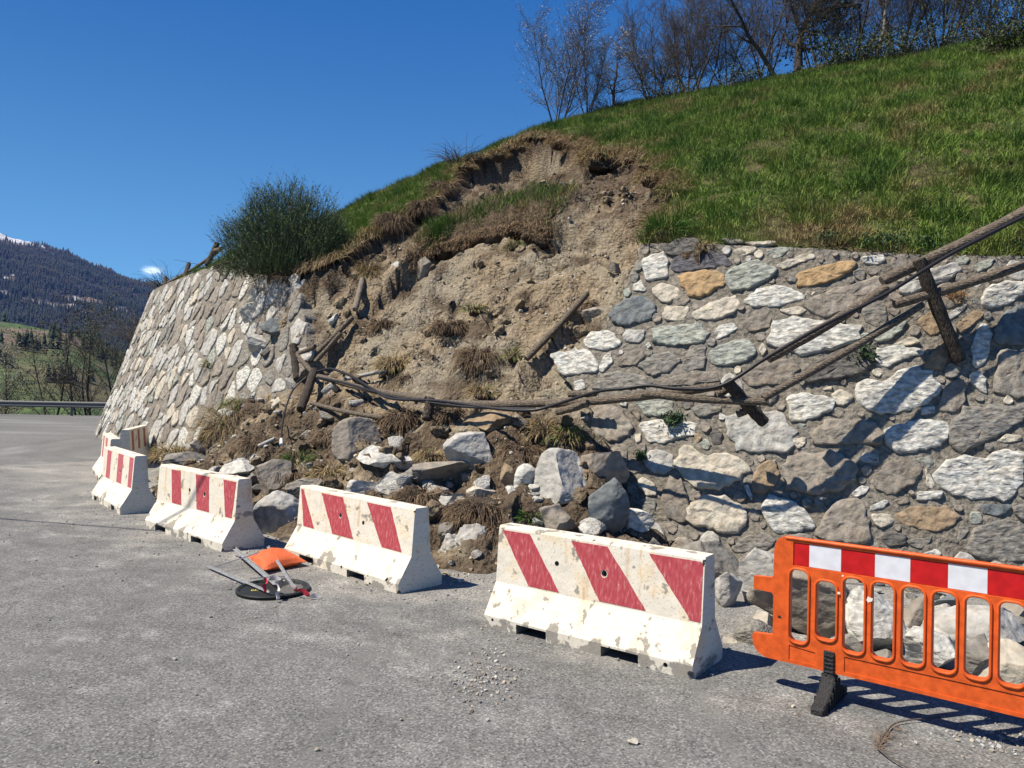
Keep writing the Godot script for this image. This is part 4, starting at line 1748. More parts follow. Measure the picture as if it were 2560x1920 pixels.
func icosphere(level: int) -> Array:
	if ico.has(level):
		return ico[level]
	var v := []
	var f := []
	if level == 0:
		var g := (1.0 + sqrt(5.0)) / 2.0
		for q in [[-1, g, 0], [1, g, 0], [-1, -g, 0], [1, -g, 0], [0, -1, g], [0, 1, g], [0, -1, -g], [0, 1, -g], [g, 0, -1], [g, 0, 1], [-g, 0, -1], [-g, 0, 1]]:
			v.append(Vector3(q[0], q[1], q[2]).normalized())
		f = [[0, 11, 5], [0, 5, 1], [0, 1, 7], [0, 7, 10], [0, 10, 11], [1, 5, 9], [5, 11, 4], [11, 10, 2], [10, 7, 6], [7, 1, 8], [3, 9, 4], [3, 4, 2], [3, 2, 6], [3, 6, 8], [3, 8, 9], [4, 9, 5], [2, 4, 11], [6, 2, 10], [8, 6, 7], [9, 8, 1]]
	else:
		var low := icosphere(level - 1)
		v = low[0].duplicate()
		var mid := {}
		for t in low[1]:
			var m := []
			for e in [[t[0], t[1]], [t[1], t[2]], [t[2], t[0]]]:
				var key := Vector2i(mini(e[0], e[1]), maxi(e[0], e[1]))
				if not mid.has(key):
					mid[key] = v.size()
					v.append(((v[e[0]] + v[e[1]]) * 0.5).normalized())
				m.append(mid[key])
			f.append([t[0], m[0], m[2]])
			f.append([t[1], m[1], m[0]])
			f.append([t[2], m[2], m[1]])
			f.append([m[0], m[1], m[2]])
	ico[level] = [v, f]
	return ico[level]


func rock_mesh(size: Vector3, sd: int, level: int, planes: int, lumps: float, colored := true, smooth := true) -> ArrayMesh:
	# a ball cut by random planes into faces, then roughened; SIZE is its full extent
	var r := RandomNumberGenerator.new()
	r.seed = sd * 7919 + 17
	var cuts := []
	for k in planes:
		var n := Vector3(r.randfn(), r.randfn(), r.randfn()).normalized()
		cuts.append([n, r.randf_range(0.36, 0.72)])
	var ball := icosphere(level)
	var sh := Shape.new()
	sh.colored = colored
	var lo := Vector3(9, 9, 9)
	var hi := -lo
	var pts := []
	var o := Vector3(sd * 1.37, sd * 0.61, sd * 2.11)
	for p in ball[0]:
		var q: Vector3 = p
		for c in cuts:
			var over: float = q.dot(c[0]) - c[1]
			if over > 0.0:
				q -= c[0] * over
		q *= 1.0 + lumps * (noise.get_noise_3d(p.x * 1.3 + o.x, p.y * 1.3 + o.y, p.z * 1.3 + o.z) + 0.35 * rough.get_noise_3d(p.x * 1.9 + o.x, p.y * 2.8 + o.y, p.z * 1.9 + o.z) + 0.30 * noise.get_noise_3d(p.x * 6.0 + o.x, p.y * 8.0 + o.y, p.z * 6.0))
		lo = lo.min(q)
		hi = hi.max(q)
		pts.append(q)
	var k := 0
	for q in pts:
		var u: Vector3 = ((q - lo) / (hi - lo) - Vector3(0.5, 0.5, 0.5)) * size
		var b: Vector3 = ball[0][k] * 2.0 + o
		var tone := 1.0 + 0.22 * noise.get_noise_3d(b.x, b.y * 1.8, b.z) + 0.14 * noise.get_noise_3d(b.x * 4.0, b.y * 6.0, b.z * 4.0)
		var warm := 0.10 * noise.get_noise_3d(b.z * 0.8, b.x * 0.8, b.y * 0.8)
		sh.p(u, Color(tone * (1.0 + warm), tone, tone * (1.0 - warm)))
		k += 1
	for t in ball[1]:
		sh.tri(t[0], t[2], t[1])
	return sh.mesh(smooth)


func build_boulders() -> void:
	rng.seed = 99
	var sd := 40
	for b in BOULDERS:
		sd += 1
		var w: float = b[4]
		var h: float = b[5]
		var label: String = b[6]
		var clod := label.contains("clod")
		var called := "earth_clod" if clod else ("boulder" if w > 0.4 else "rubble_stone")
		var mesh := rock_mesh(Vector3(w * 1.16, h * 1.14, w * rng.randf_range(0.8, 1.0)), sd, 4 if w > 0.35 else 3, 6 if clod else 9, 0.30 if clod else 0.07)
		var o := put(called, mesh, M["stone_" + String(b[0])])
		o.position = Vector3(b[1], b[2], b[3])
		tag(o, label, "clod" if clod else ("boulder" if w > 0.4 else "stone"), "loose rocks fallen from the wall and slope")
	# lesser rubble at the toe and in front of the right wall: countable but alike
	var meshes := []
	for k in 8:
		meshes.append(rock_mesh(Vector3(1.0, rng.randf_range(0.55, 0.8), rng.randf_range(0.7, 1.0)), 300 + k, 2, 9, 0.10))
	var made := 0
	var tries := 0
	while made < 230 and tries < 7000:
		tries += 1
		var s := rng.randf_range(-2.5, 13.5)
		var front := s < 4.3
		var toe := interp(s, TOE_S, TOE_T)
		var t := rng.randf_range(-2.6, -0.05) if front else toe + 2.6 * pow(rng.randf(), 1.3) - 0.1
		var p := surf(s, t, 0)
		var y := maxf(0.0, slide_surface(p.x, p.z, s, t))
		var size := rng.randf_range(0.07, 0.17) if rng.randf() < 0.62 else rng.randf_range(0.15, 0.36)
		if front:
			# keep clear of the orange panel and the nearest barrier
			if p.z > -5.9 + 0.0 or (p.x < 1.9 and p.z > -7.0):
				continue
			size *= 1.1
		var o := put("rubble_stone", meshes[rng.randi() % 8], M["stone_" + "wlcwPlglP"[rng.randi() % 9]])
		o.transform = Transform3D(Basis.from_euler(Vector3(rng.randf_range(-0.4, 0.4), rng.randf() * TAU, rng.randf_range(-0.4, 0.4))).scaled(Vector3(size, size, size)), Vector3(p.x, y + size * 0.08, p.z))
		tag(o, "small rubble stone among the debris along the foot of the slide and walls", "stone", "small rubble at the foot of the slide")
		made += 1


# ------------------------------------------------------------------ fences, poles, pipes, cables
func build_timber() -> void:
	var things := {
		"fence": thing("collapsed_fence", "collapsed wooden fence sagging across the slide and the right wall", "fence", Vector3(0, 0, -9)),
		"topfence": thing("wooden_fence", "leaning wooden fence on top of the far left wall", "fence", Vector3(-10, 5, -24)),
		"pole_a": thing("timber_pole", "lower grey pole lying up the left edge of the slide", "pole", Vector3(-3.2, 3.8, -15.7)),
		"pole_b": thing("timber_pole", "pale upper pole sticking out of the slide's left edge", "pole", Vector3(-3.1, 4.5, -15.8)),
		"beam": thing("timber_beam", "half-buried beam slanting down the slide beside the right wall", "beam", Vector3(0.9, 3.3, -12.1)),
		"pipe_a": thing("plastic_pipe", "grey plastic pipe poking out of the slide behind the broken rail", "pipe", Vector3(-2.5, 2.2, -13.3)),
		"pipe_b": thing("plastic_pipe", "short grey pipe end at the foot of the collapsed post", "pipe", Vector3(-4.1, 1.0, -12.9)),
		"wirecable": thing("black_cable", "pair of long black cables drooping along the collapsed fence rails", "cable", Vector3(0, 2, -9)),
		"hangcable": thing("black_cable", "short black cable hanging from the collapsed post with a white end", "cable", Vector3(-3.9, 1.5, -13.5))}
	for row in TIMBER:
		var t: Node3D = things[row[0]]
		var pts: Array = []
		for p in row[3]:
			pts.append(p - t.position)
		var part: String = row[1]
		var d: float = row[2]
		var m: Material = M.wood
		if part == "cable":
			m = M.cable
		elif part == "connector":
			m = M.plastic_white
		elif part == "pipe":
			m = M.pipe
		elif part == "post":
			m = M.wood_dark
		elif row[0] in ["pole_a", "pole_b"]:
			m = M.wood_pale
		elif row[0] == "beam":
			m = M.wood
		if part in ["cable"]:
			put(part, tube_mesh(curve_points(pts, 6), d * 0.5, 6), m, t)
		elif part in ["pipe", "connector"]:
			put(part, tube_mesh(pts, d * 0.5, 12), m, t)
		else:
			# a log: straight, many rings, slightly uneven, with a chamfered end
			pts = [pts[0], pts[0].lerp(pts[pts.size() - 1], 0.5) - Vector3(0, 0.012 * pts[0].distance_to(pts[pts.size() - 1]), 0), pts[pts.size() - 1]]
			var line := curve_points(pts, 8)
			if line.size() < 10:
				line = curve_points(pts, 12)
			var sh := Shape.new()
			var radii := []
			for k in line.size():
				radii.append(d * 0.5 * (0.90 if k == 0 or k == line.size() - 1 else 1.0) * (1.0 + 0.05 * sin(k * 1.7 + d * 90.0)))
			tube(sh, line, radii, 12, true, Color.WHITE, 0.10)
			put(part, sh.mesh(), m, t)


# ------------------------------------------------------------------ tussocks and weeds
func build_tussocks() -> void:
	rng.seed = 131
	var sd := 900
	for row in TUSSOCKS:
		sd += 1
		var kind: String = row[0]
		var at := Vector3(row[1], row[2], row[3])
		var w: float = row[4]
		var h: float = row[5]
		var called: String = {"dry": "grass_tussock", "mix": "grass_tussock", "green": "grass_tuft", "root": "root_clump", "weed": "weed", "orange": "moss_tuft"}[kind]
		var t := thing(called, row[6], {"dry": "grass", "mix": "grass", "green": "grass", "root": "roots", "weed": "weed", "orange": "moss"}[kind], at)
		var sh := Shape.new()
		sh.colored = true
		if kind in ["weed", "orange"]:
			for k in int(130 + 500 * w):
				var p := Vector3(rng.randfn() * w * 0.24, rng.randfn() * h * 0.2, rng.randfn() * w * 0.16 + 0.04)
				var tone := rng.randf_range(0.6, 1.35)
				var c := Color(0.045, 0.085, 0.038) * tone if kind == "weed" else Color(0.42, 0.215, 0.045) * tone
				blade(sh, p, Vector3(rng.randfn(), rng.randfn() + 0.6, rng.randfn() + 0.5), rng.randf_range(0.03, 0.07), 0.022 if kind == "weed" else 0.008, 0.4, c, c * 1.2, 2)
			put("leaves", sh.mesh(), M.leaf, t)
			continue
		# a clod of soil held by roots
		var lump := 0.85 if kind == "root" else 0.6
		var clod := put("soil", rock_mesh(Vector3(w * lump, h * lump, w * 0.6), sd, 3, 4, 0.32, false), M.clod, t)
		clod.position = Vector3(0, -h * 0.12, -w * 0.05)
		var count := int(clampf(w * h * 1700.0, 160.0, 900.0))
		for k in count:
			var a := rng.randf() * TAU
			var up := rng.randf_range(-0.1, 1.0)
			var ring := sqrt(maxf(0.0, 1.0 - up * up * 0.8))
			var p := Vector3(cos(a) * ring * w * 0.40, -h * 0.12 + up * h * 0.30, sin(a) * ring * w * 0.28 - w * 0.03)
			var tone := rng.randf_range(0.55, 1.3)
			var c: Color
			if kind == "root":
				c = (Color(0.115, 0.080, 0.052) if rng.randf() < 0.75 else Color(0.20, 0.145, 0.09)) * tone
			elif kind == "dry":
				c = (Color(0.29, 0.215, 0.115) if rng.randf() < 0.85 else Color(0.13, 0.15, 0.045)) * tone
			elif kind == "mix":
				c = (Color(0.24, 0.195, 0.09) if rng.randf() < 0.55 else Color(0.11, 0.155, 0.04)) * tone
			else:
				c = Color(0.075, 0.155, 0.030) * tone
			var dir := Vector3(cos(a) * 0.9 + rng.randfn() * 0.3, up * 0.9 + (0.25 if kind != "root" else -0.35), sin(a) * 0.7 + 0.35 + rng.randfn() * 0.3)
			var len := h * rng.randf_range(0.25, 0.6) + 0.05
			blade(sh, p, dir, len, rng.randf_range(0.005, 0.010), 0.75 if kind != "green" else 0.4, c, c * 1.15, 4)
		put("roots" if kind == "root" else "blades", sh.mesh(), M.straw if kind in ["root", "dry"] else M.leaf, t)


# ------------------------------------------------------------------ shrubs
func broom_bush(at: Vector3, wide: float, tall: float, twigs: int) -> void:
	var t := thing("broom_bush", "big round dark green broom bush on top of the left wall", "bush", at)
	var sh := Shape.new()
	sh.colored = true
	var wood := Shape.new()
	# branching stems
	for k in 60:
		var a := rng.randf() * TAU
		var r := sqrt(rng.randf())
		var p := Vector3(cos(a) * r * wide * 0.12, -0.15, sin(a) * r * wide * 0.10)
		var e := Vector3(cos(a) * r * wide * 0.42, tall * (0.85 - 0.55 * r * r) * rng.randf_range(0.6, 1.0), sin(a) * r * wide * 0.34)
		tube(wood, [p, p.lerp(e, 0.4) + Vector3(0, 0.1, 0), p.lerp(e, 0.75) + Vector3(0, 0.08, 0), e], [0.016, 0.012, 0.008, 0.004], 4, false)
	# bare low twigs that hang over the wall
	for k in 50:
		var p := Vector3(rng.randfn() * wide * 0.2, rng.randf_range(-0.1, 0.2), rng.randf_range(0.1, 0.6))
		tube(wood, [p, p + Vector3(rng.randfn() * 0.15, -0.1, 0.12), p + Vector3(rng.randfn() * 0.3, rng.randf_range(-0.65, 0.2), 0.22)], [0.010, 0.007, 0.003], 4, false)
	put("stems", wood.mesh(), M.bark, t)
	# fine upright twigs with needle leaves filling a lumpy dome
	for k in twigs:
		var a := rng.randf() * TAU
		var r := pow(rng.randf(), 0.42)
		var up := rng.randf()
		var lump := 0.88 + 0.34 * noise.get_noise_3d(cos(a) * 1.5, up * 1.8, sin(a) * 1.5 + 7.0)
		var flat := sqrt(maxf(0.0, 1.0 - up * up))
		var p := Vector3(cos(a) * flat * wide * 0.5 * r * lump, up * tall * 0.86 * r * lump - 0.12, sin(a) * flat * wide * 0.40 * r * lump)
		var d := (Vector3(p.x * 0.55, 0.9, p.z * 0.55) + Vector3(rng.randfn(), rng.randfn() * 0.5, rng.randfn()) * 0.30).normalized()
		var len := rng.randf_range(0.14, 0.36) * (1.9 if rng.randf() < 0.08 else 1.0)
		var tone := rng.randf_range(0.55, 1.35)
		var c := Color(0.050, 0.088, 0.046).lerp(Color(0.125, 0.160, 0.062), rng.randf()) * tone
		if rng.randf() < 0.10:
			c = Color(0.11, 0.095, 0.085) * tone
		var side := d.cross(Vector3(rng.randfn(), rng.randfn(), rng.randfn())).normalized()
		var w := side * 0.005
		sh.tri(sh.p(p - w, c), sh.p(p + w, c), sh.p(p + d * len, c))
		for j in 7:
			var q := p + d * len * (j + rng.randf()) / 7.5
			var g := (d * 0.6 + Vector3(rng.randfn(), rng.randfn(), rng.randfn()) * 0.5).normalized()
			var e := g.cross(side).normalized() * rng.randf_range(0.005, 0.009)
			var cc := c * rng.randf_range(0.8, 1.3)
			sh.tri(sh.p(q - e, cc), sh.p(q + e, cc), sh.p(q + g * rng.randf_range(0.03, 0.07), cc))
	put("twigs", sh.mesh(), M.leaf, t)


func bramble(label: String, at: Vector3, wide: float, tall: float, canes: int, leafy: float, green := Color(0.055, 0.075, 0.025), called := "bramble_bush") -> void:
	var t := thing(called, label, "bush", at)
	var sh := Shape.new()
	sh.colored = true
	var leaves := Shape.new()
	leaves.colored = true
	for k in canes:
		var a := rng.randf() * TAU
		var p := Vector3(cos(a) * wide * 0.35 * rng.randf(), -0.05, sin(a) * wide * 0.3 * rng.randf())
		var d := Vector3(cos(a) * 0.7 + rng.randfn() * 0.3, 1.0, sin(a) * 0.7 + rng.randfn() * 0.3).normalized()
		var len := tall * rng.randf_range(0.7, 1.6)
		var pts := [p]
		var radii := [0.012]
		for j in 5:
			p += d * len / 5.0
			pts.append(p)
			radii.append(0.010 - j * 0.0018)
			d = (d + Vector3(rng.randfn() * 0.2, -0.28, rng.randfn() * 0.2)).normalized()
			for b in int(leafy):
				var tone := rng.randf_range(0.6, 1.4)
				blade(leaves, p + Vector3(rng.randfn(), rng.randfn(), rng.randfn()) * 0.12, Vector3(rng.randfn(), rng.randfn() + 0.3, rng.randfn()), rng.randf_range(0.05, 0.10), 0.035, 0.3, green * tone, green * tone * 1.2, 2)
		tube(sh, pts, radii, 3, false, Color(1, 1, 1) * rng.randf_range(0.7, 1.6))
	put("canes", sh.mesh(), M.twig, t)
	if leafy >= 1.0:
		put("leaves", leaves.mesh(), M.leaf, t)


func build_shrubs() -> void:
	rng.seed = 171
	broom_bush(Vector3(-5.0, 4.45, -17.1), 3.35, 2.45, 11500)
	bramble("small bare shrub on the skyline left of the scar's top", Vector3(-1.62, ground_at(-1.62, -21.9), -21.9), 0.8, 0.75, 90, 0.0, Color.WHITE, "bare_shrub")
	bramble("spindly bare shrub on the wall top where the left wall bends away", Vector3(-12.9, 5.4, -28.6), 1.3, 1.0, 90, 0.0, Color.WHITE, "bare_shrub")
	bramble("bare grey shrub leaning over the left wall's far edge", Vector3(-14.6, 3.4, -30.6), 2.0, 1.6, 140, 0.0, Color.WHITE, "bare_shrub")
	var y := func(x: float, z: float) -> float: return ground_at(x, z)
	for b in [
		["dark green bramble under the pale trunk on the hilltop", 10.2, -23.2, 2.4, 0.95, 150, 6.0],
		["brown-green bramble thicket right of the dark one on the hilltop", 12.4, -23.0, 2.6, 1.0, 150, 4.0],
		["bramble tangle on the hilltop in the photo's top right corner", 15.0, -22.8, 3.4, 1.9, 220, 5.0],
		["bramble spilling down the slope at the photo's right edge", 12.2, -18.6, 1.9, 0.75, 130, 5.0],
		["low bramble at the foot of the leaning tree", 7.4, -24.6, 1.8, 0.7, 90, 3.0],
		["greyish bush between the bare trees on the ridge", 5.2, -25.6, 1.8, 0.9, 110, 2.0],
		["small thorny bush at the left end of the ridge trees", 3.2, -26.0, 1.8, 0.55, 80, 0.0]]:
		bramble(b[0], Vector3(b[1], y.call(b[1], b[2]), b[2]), b[3], b[4], b[5], b[6])


# ------------------------------------------------------------------ trees
func grow(sh: Shape, tips: Array, p: Vector3, d: Vector3, len: float, r: float, level: int, spec: Dictionary) -> void:
	var segs := 6 if level == 0 else (4 if level == 1 else 3)
	var pts := [p]
	var radii := [r]
	var q := p
	var dir := d
	var kids := []
	for k in segs:
		q += dir * len / segs
		pts.append(q)
		radii.append(r * lerpf(1.0, 0.30 if level < 3 else 0.12, float(k + 1) / segs))
		dir = (dir + Vector3(rng.randfn(), rng.randfn(), rng.randfn()) * spec.bend + Vector3.UP * spec.rise).normalized()
		var f := float(k + 1) / segs
		if level < spec.levels and (f > 0.22 or level > 0):
			var count: int = spec.kids[level]
			for j in count:
				if rng.randf() < 0.85:
					kids.append([q - dir * len / segs * rng.randf(), dir, radii[k + 1], f])
	tube(sh, pts, radii, 6 if level == 0 else (4 if level == 1 else 3), false)
	tips.append(q)
	for c in kids:
		var side: Vector3 = c[1].cross(Vector3(rng.randfn(), rng.randfn(), rng.randfn())).normalized()
		var out: Vector3 = (c[1] * (1.0 - spec.spread) + side * spec.spread).normalized()
		grow(sh, tips, c[0], out, len * rng.randf_range(0.38, 0.62) * (1.15 - 0.5 * c[3]), maxf(c[2] * 0.55, 0.004), level + 1, spec)


func bare_tree(label: String, at: Vector3, height: float, spec: Dictionary, group: String, material: Material = null) -> void:
	var t := thing("bare_tree", label, "tree", at, 0.0, group)
	var trunk := Shape.new()
	var crown := Shape.new()
	var tips := []
	var stems: int = spec.get("stems", 1)
	for s in stems:
		var a := TAU * s / stems + rng.randf()
		var lean: Vector3 = spec.get("lean", Vector3.ZERO)
		var splay: float = spec.get("splay", 0.0)
		var root := Vector3(cos(a), 0, sin(a)) * (0.12 if stems > 1 else 0.0) * height * 0.25 - Vector3(0, 0.08, 0)
		var d := (Vector3(cos(a) * splay, 1.0, sin(a) * splay) + lean).normalized()
		var len := height * rng.randf_range(0.75, 1.0)
		var r: float = spec.radius * rng.randf_range(0.7, 1.0)
		# trunk by hand, then limbs from it
		var pts := [root]
		var radii := [r]
		var q := root
		var dir := d
		for k in 8:
			q += dir * len / 8.0
			pts.append(q)
			radii.append(r * lerpf(1.0, 0.12, (k + 1) / 8.0))
			dir = (dir + Vector3(rng.randfn(), rng.randfn() * 0.5, rng.randfn()) * spec.bend * 0.7 + Vector3.UP * spec.rise).normalized()
			if k >= spec.get("clear", 1):
				for j in spec.kids[0]:
					var side := dir.cross(Vector3(rng.randfn(), rng.randfn(), rng.randfn())).normalized()
					var out: Vector3 = (dir * (1.0 - spec.spread) + side * spec.spread).normalized()
					grow(crown, tips, q - dir * len / 8.0 * rng.randf(), out, len * rng.randf_range(0.22, 0.42) * (1.2 - 0.07 * k), maxf(radii[k + 1] * 0.5, 0.006), 1, spec)
		tube(trunk, pts, radii, 7, false, Color.WHITE, 0.2)
	put("trunk", trunk.mesh(), material if material else M.bark, t)
	put("crown", crown.mesh(), M.twig, t)
	if spec.has("buds"):
		var b := Shape.new()
		b.colored = true
		for tip in tips:
			for k in spec.buds:
				var e := Vector3(rng.randfn(), rng.randfn(), rng.randfn()) * 0.05
				var c: Color = spec.bud_color * rng.randf_range(0.7, 1.3)
				blade(b, tip + e, Vector3(rng.randfn(), rng.randfn(), rng.randfn()), spec.get("bud_size", 0.04), spec.get("bud_size", 0.04) * 0.7, 0.0, c, c, 2)
		put("buds", b.mesh(), M.leaf, t)


func build_trees() -> void:
	rng.seed = 207
	var slim := {"bend": 0.10, "rise": 0.05, "levels": 3, "kids": [3, 2, 2], "spread": 0.40, "radius": 0.032, "stems": 5, "splay": 0.35, "clear": 1}
	var open_ := {"bend": 0.16, "rise": 0.02, "levels": 3, "kids": [3, 2, 2], "spread": 0.60, "radius": 0.06, "stems": 1, "clear": 1}
	var tall := {"bend": 0.15, "rise": 0.03, "levels": 3, "kids": [3, 3, 2], "spread": 0.55, "radius": 0.045, "stems": 2, "splay": 0.28, "clear": 1}
	var g := "bare trees along the hilltop"
	var rows := [
		["leftmost bare tree on the ridge, a tall fan of slim stems", 1.35, -25.8, 3.9, slim.merged({"buds": 1, "bud_color": Color(0.30, 0.27, 0.24), "stems": 7})],
		["second ridge tree, low and round with pale buds", 3.30, -26.2, 2.5, open_.merged({"buds": 2, "bud_color": Color(0.40, 0.36, 0.33)}, true)],
		["third ridge tree, crooked with branches swept left", 4.45, -26.0, 2.2, open_.merged({"lean": Vector3(-0.3, 0, 0)}, true)],
		["fourth ridge tree, slim twin stems", 5.30, -26.8, 4.0, tall],
		["fifth ridge tree, straight with fine upright twigs", 5.95, -26.4, 4.2, tall],
		["sixth ridge tree, thin and leaning a little right", 6.60, -27.2, 4.4, tall.merged({"lean": Vector3(0.1, 0, 0)}, true)],
		["thick dark tree leaning far to the left on the ridge", 8.75, -25.8, 5.4, open_.merged({"lean": Vector3(-0.6, 0, 0.1), "radius": 0.095, "clear": 1}, true)],
		["slender tree right behind the leaning one", 8.30, -27.0, 5.2, tall],
		["ivy-grown dark trunk right of the leaning tree", 9.35, -25.6, 4.8, open_.merged({"radius": 0.16, "buds": 2, "bud_color": Color(0.035, 0.05, 0.02), "bud_size": 0.10}, true)],
		["forked bare tree with sky on both sides", 10.05, -25.2, 4.6, tall.merged({"splay": 0.3}, true)],
		["slim tree left of the pale trunk", 10.7, -24.9, 4.4, tall],
		["grey thicket tree right of the pale trunk", 12.3, -24.8, 4.6, slim],
		["dense twiggy tree left of the corner thicket", 13.4, -24.6, 4.4, slim],
		["twiggy tree above the corner brambles", 14.6, -24.4, 4.4, slim],
		["thin sapling between the first and second ridge trees", 2.45, -26.4, 2.6, slim.merged({"stems": 4}, true)],
		["bushy grey sapling behind the third ridge tree", 4.9, -27.4, 3.0, slim],
		["twiggy sapling behind the fifth ridge tree", 6.2, -28.0, 3.6, slim],
		["many-stemmed sapling left of the leaning tree's foot", 7.5, -27.6, 3.8, slim],
		["tangled sapling right of the leaning tree's foot", 9.0, -28.0, 4.2, slim],
		["fine-twigged tree behind the forked one", 10.4, -26.8, 4.2, slim],
		["fine-twigged tree behind the pale trunk", 11.7, -26.4, 4.4, slim],
		["grey thicket tree behind the dark brambles", 13.0, -26.2, 4.6, slim],
		["grey thicket tree behind the corner brambles", 14.4, -26.0, 4.8, slim],
		["rightmost bare tree in the corner thicket", 15.8, -24.0, 4.2, open_.merged({"buds": 2, "bud_color": Color(0.04, 0.055, 0.02), "bud_size": 0.09}, true)]]
	for r in rows:
		r[3] *= 1.12
		bare_tree(r[0], Vector3(r[1], ground_at(r[1], r[2]), r[2]), r[3], r[4], g)
	bare_tree("pale-barked trunk on the hilltop above the dark bramble", Vector3(11.2, ground_at(11.2, -24.2), -24.2), 4.6, tall.merged({"radius": 0.085, "stems": 1}, true), g, M.bark_pale)
	# beyond the guardrail
	var far := {"bend": 0.12, "rise": 0.06, "levels": 3, "kids": [3, 2, 2], "spread": 0.42, "radius": 0.10, "stems": 2, "splay": 0.22, "clear": 1}
	g = "bare trees beyond the guardrail"
	var pale := Color(0.30, 0.27, 0.20)
	for r in [
		["bare forked tree beyond the guardrail, second from the photo's left edge", -29.6, -49.0, 8.2, far.merged({"buds": 1, "bud_color": Color(0.05, 0.045, 0.035), "bud_size": 0.12})],
		["white-flowering shrub tree beyond the guardrail at the photo's left edge", -32.0, -48.0, 6.0, far.merged({"buds": 2, "bud_color": Color(0.24, 0.215, 0.18), "bud_size": 0.09}, true)],
		["bare slim-stemmed tree beyond the guardrail, third from the left edge", -27.6, -50.0, 8.6, far.merged({"stems": 3}, true)],
		["dense olive-budded tree beyond the guardrail leaning left of the wall", -23.9, -48.0, 9.2, far.merged({"stems": 4, "splay": 0.3, "buds": 1, "bud_color": Color(0.07, 0.085, 0.022), "bud_size": 0.11}, true)],
		["brown twiggy tree beyond the guardrail touching the left wall's edge", -21.4, -46.5, 8.0, far.merged({"stems": 4, "splay": 0.4}, true)]]:
		bare_tree(r[0], Vector3(r[1], -2.2, r[2]), r[3] * 1.05, r[4], g)
	for b in [["leafy hedge shrub behind the guardrail's left end", -31.0, -46.5], ["leafy hedge shrub behind the middle of the guardrail", -27.5, -46.0], ["leafy hedge shrub behind the guardrail near the wall", -24.0, -45.5], ["olive shrub behind the guardrail closest to the wall", -21.0, -45.0]]:
		bramble(b[0], Vector3(b[1], -1.9, b[2]), 3.2, 1.5, 80, 3.0, Color(0.06, 0.07, 0.025), "hedge_shrub")


# ------------------------------------------------------------------ guardrail
func build_guardrail() -> void:
	var t := thing("guardrail", "grey steel guardrail along the far edge of the road", "guardrail", Vector3(-30, 0, -40.2))
	var sh := Shape.new()
	var wave := [[0.44, 0.0], [0.47, 0.05], [0.53, 0.07], [0.57, 0.03], [0.60, 0.015], [0.63, 0.03], [0.67, 0.07], [0.73, 0.05], [0.76, 0.0]]
	var xs := steps([-26.0, 1.0, 22.0])
	for x in xs:
		for q in wave:
			sh.p(Vector3(x, q[0], q[1] + 0.06 - 0.006 * maxf(0.0, x - 12.0) * maxf(0.0, x - 12.0)))
	var n := wave.size()
	for j in xs.size() - 1:
		for k in n - 1:
			var a := j * n + k
			sh.quad(a, a + 1, a + n + 1, a + n)
	put("rail", sh.mesh(), M.rail_steel, t)
	for k in 12:
		var p := Shape.new()
		box(p, Vector3(-25.0 + k * 4.0, 0.33, 0.0 - 0.006 * maxf(0.0, -25.0 + k * 4.0 - 12.0) * maxf(0.0, -25.0 + k * 4.0 - 12.0)), Vector3(0.10, 0.80, 0.08), Basis.IDENTITY, 0.01)
		put("post", p.mesh(false), M.rail_steel, t)


# ------------------------------------------------------------------ fallen sign, sandbag, tape
func bar(parent: Node3D, called: String, a: Vector3, b: Vector3, w: float, h: float, m: Material) -> void:
	var sh := Shape.new()
	var d := (b - a)
	var x := d.normalized()
	var z := x.cross(Vector3.UP).normalized()
	var basis := Basis(x, z.cross(x), z)
	# an angle bar: a flat leg and an upright leg
	box(sh, (a + b) * 0.5, Vector3(d.length(), h, w), basis, 0.001)
	box(sh, (a + b) * 0.5 + basis * Vector3(0, w * 0.35, -w * 0.42), Vector3(d.length(), w * 0.7, h), basis, 0.001)
	put(called, sh.mesh(false), m, parent)


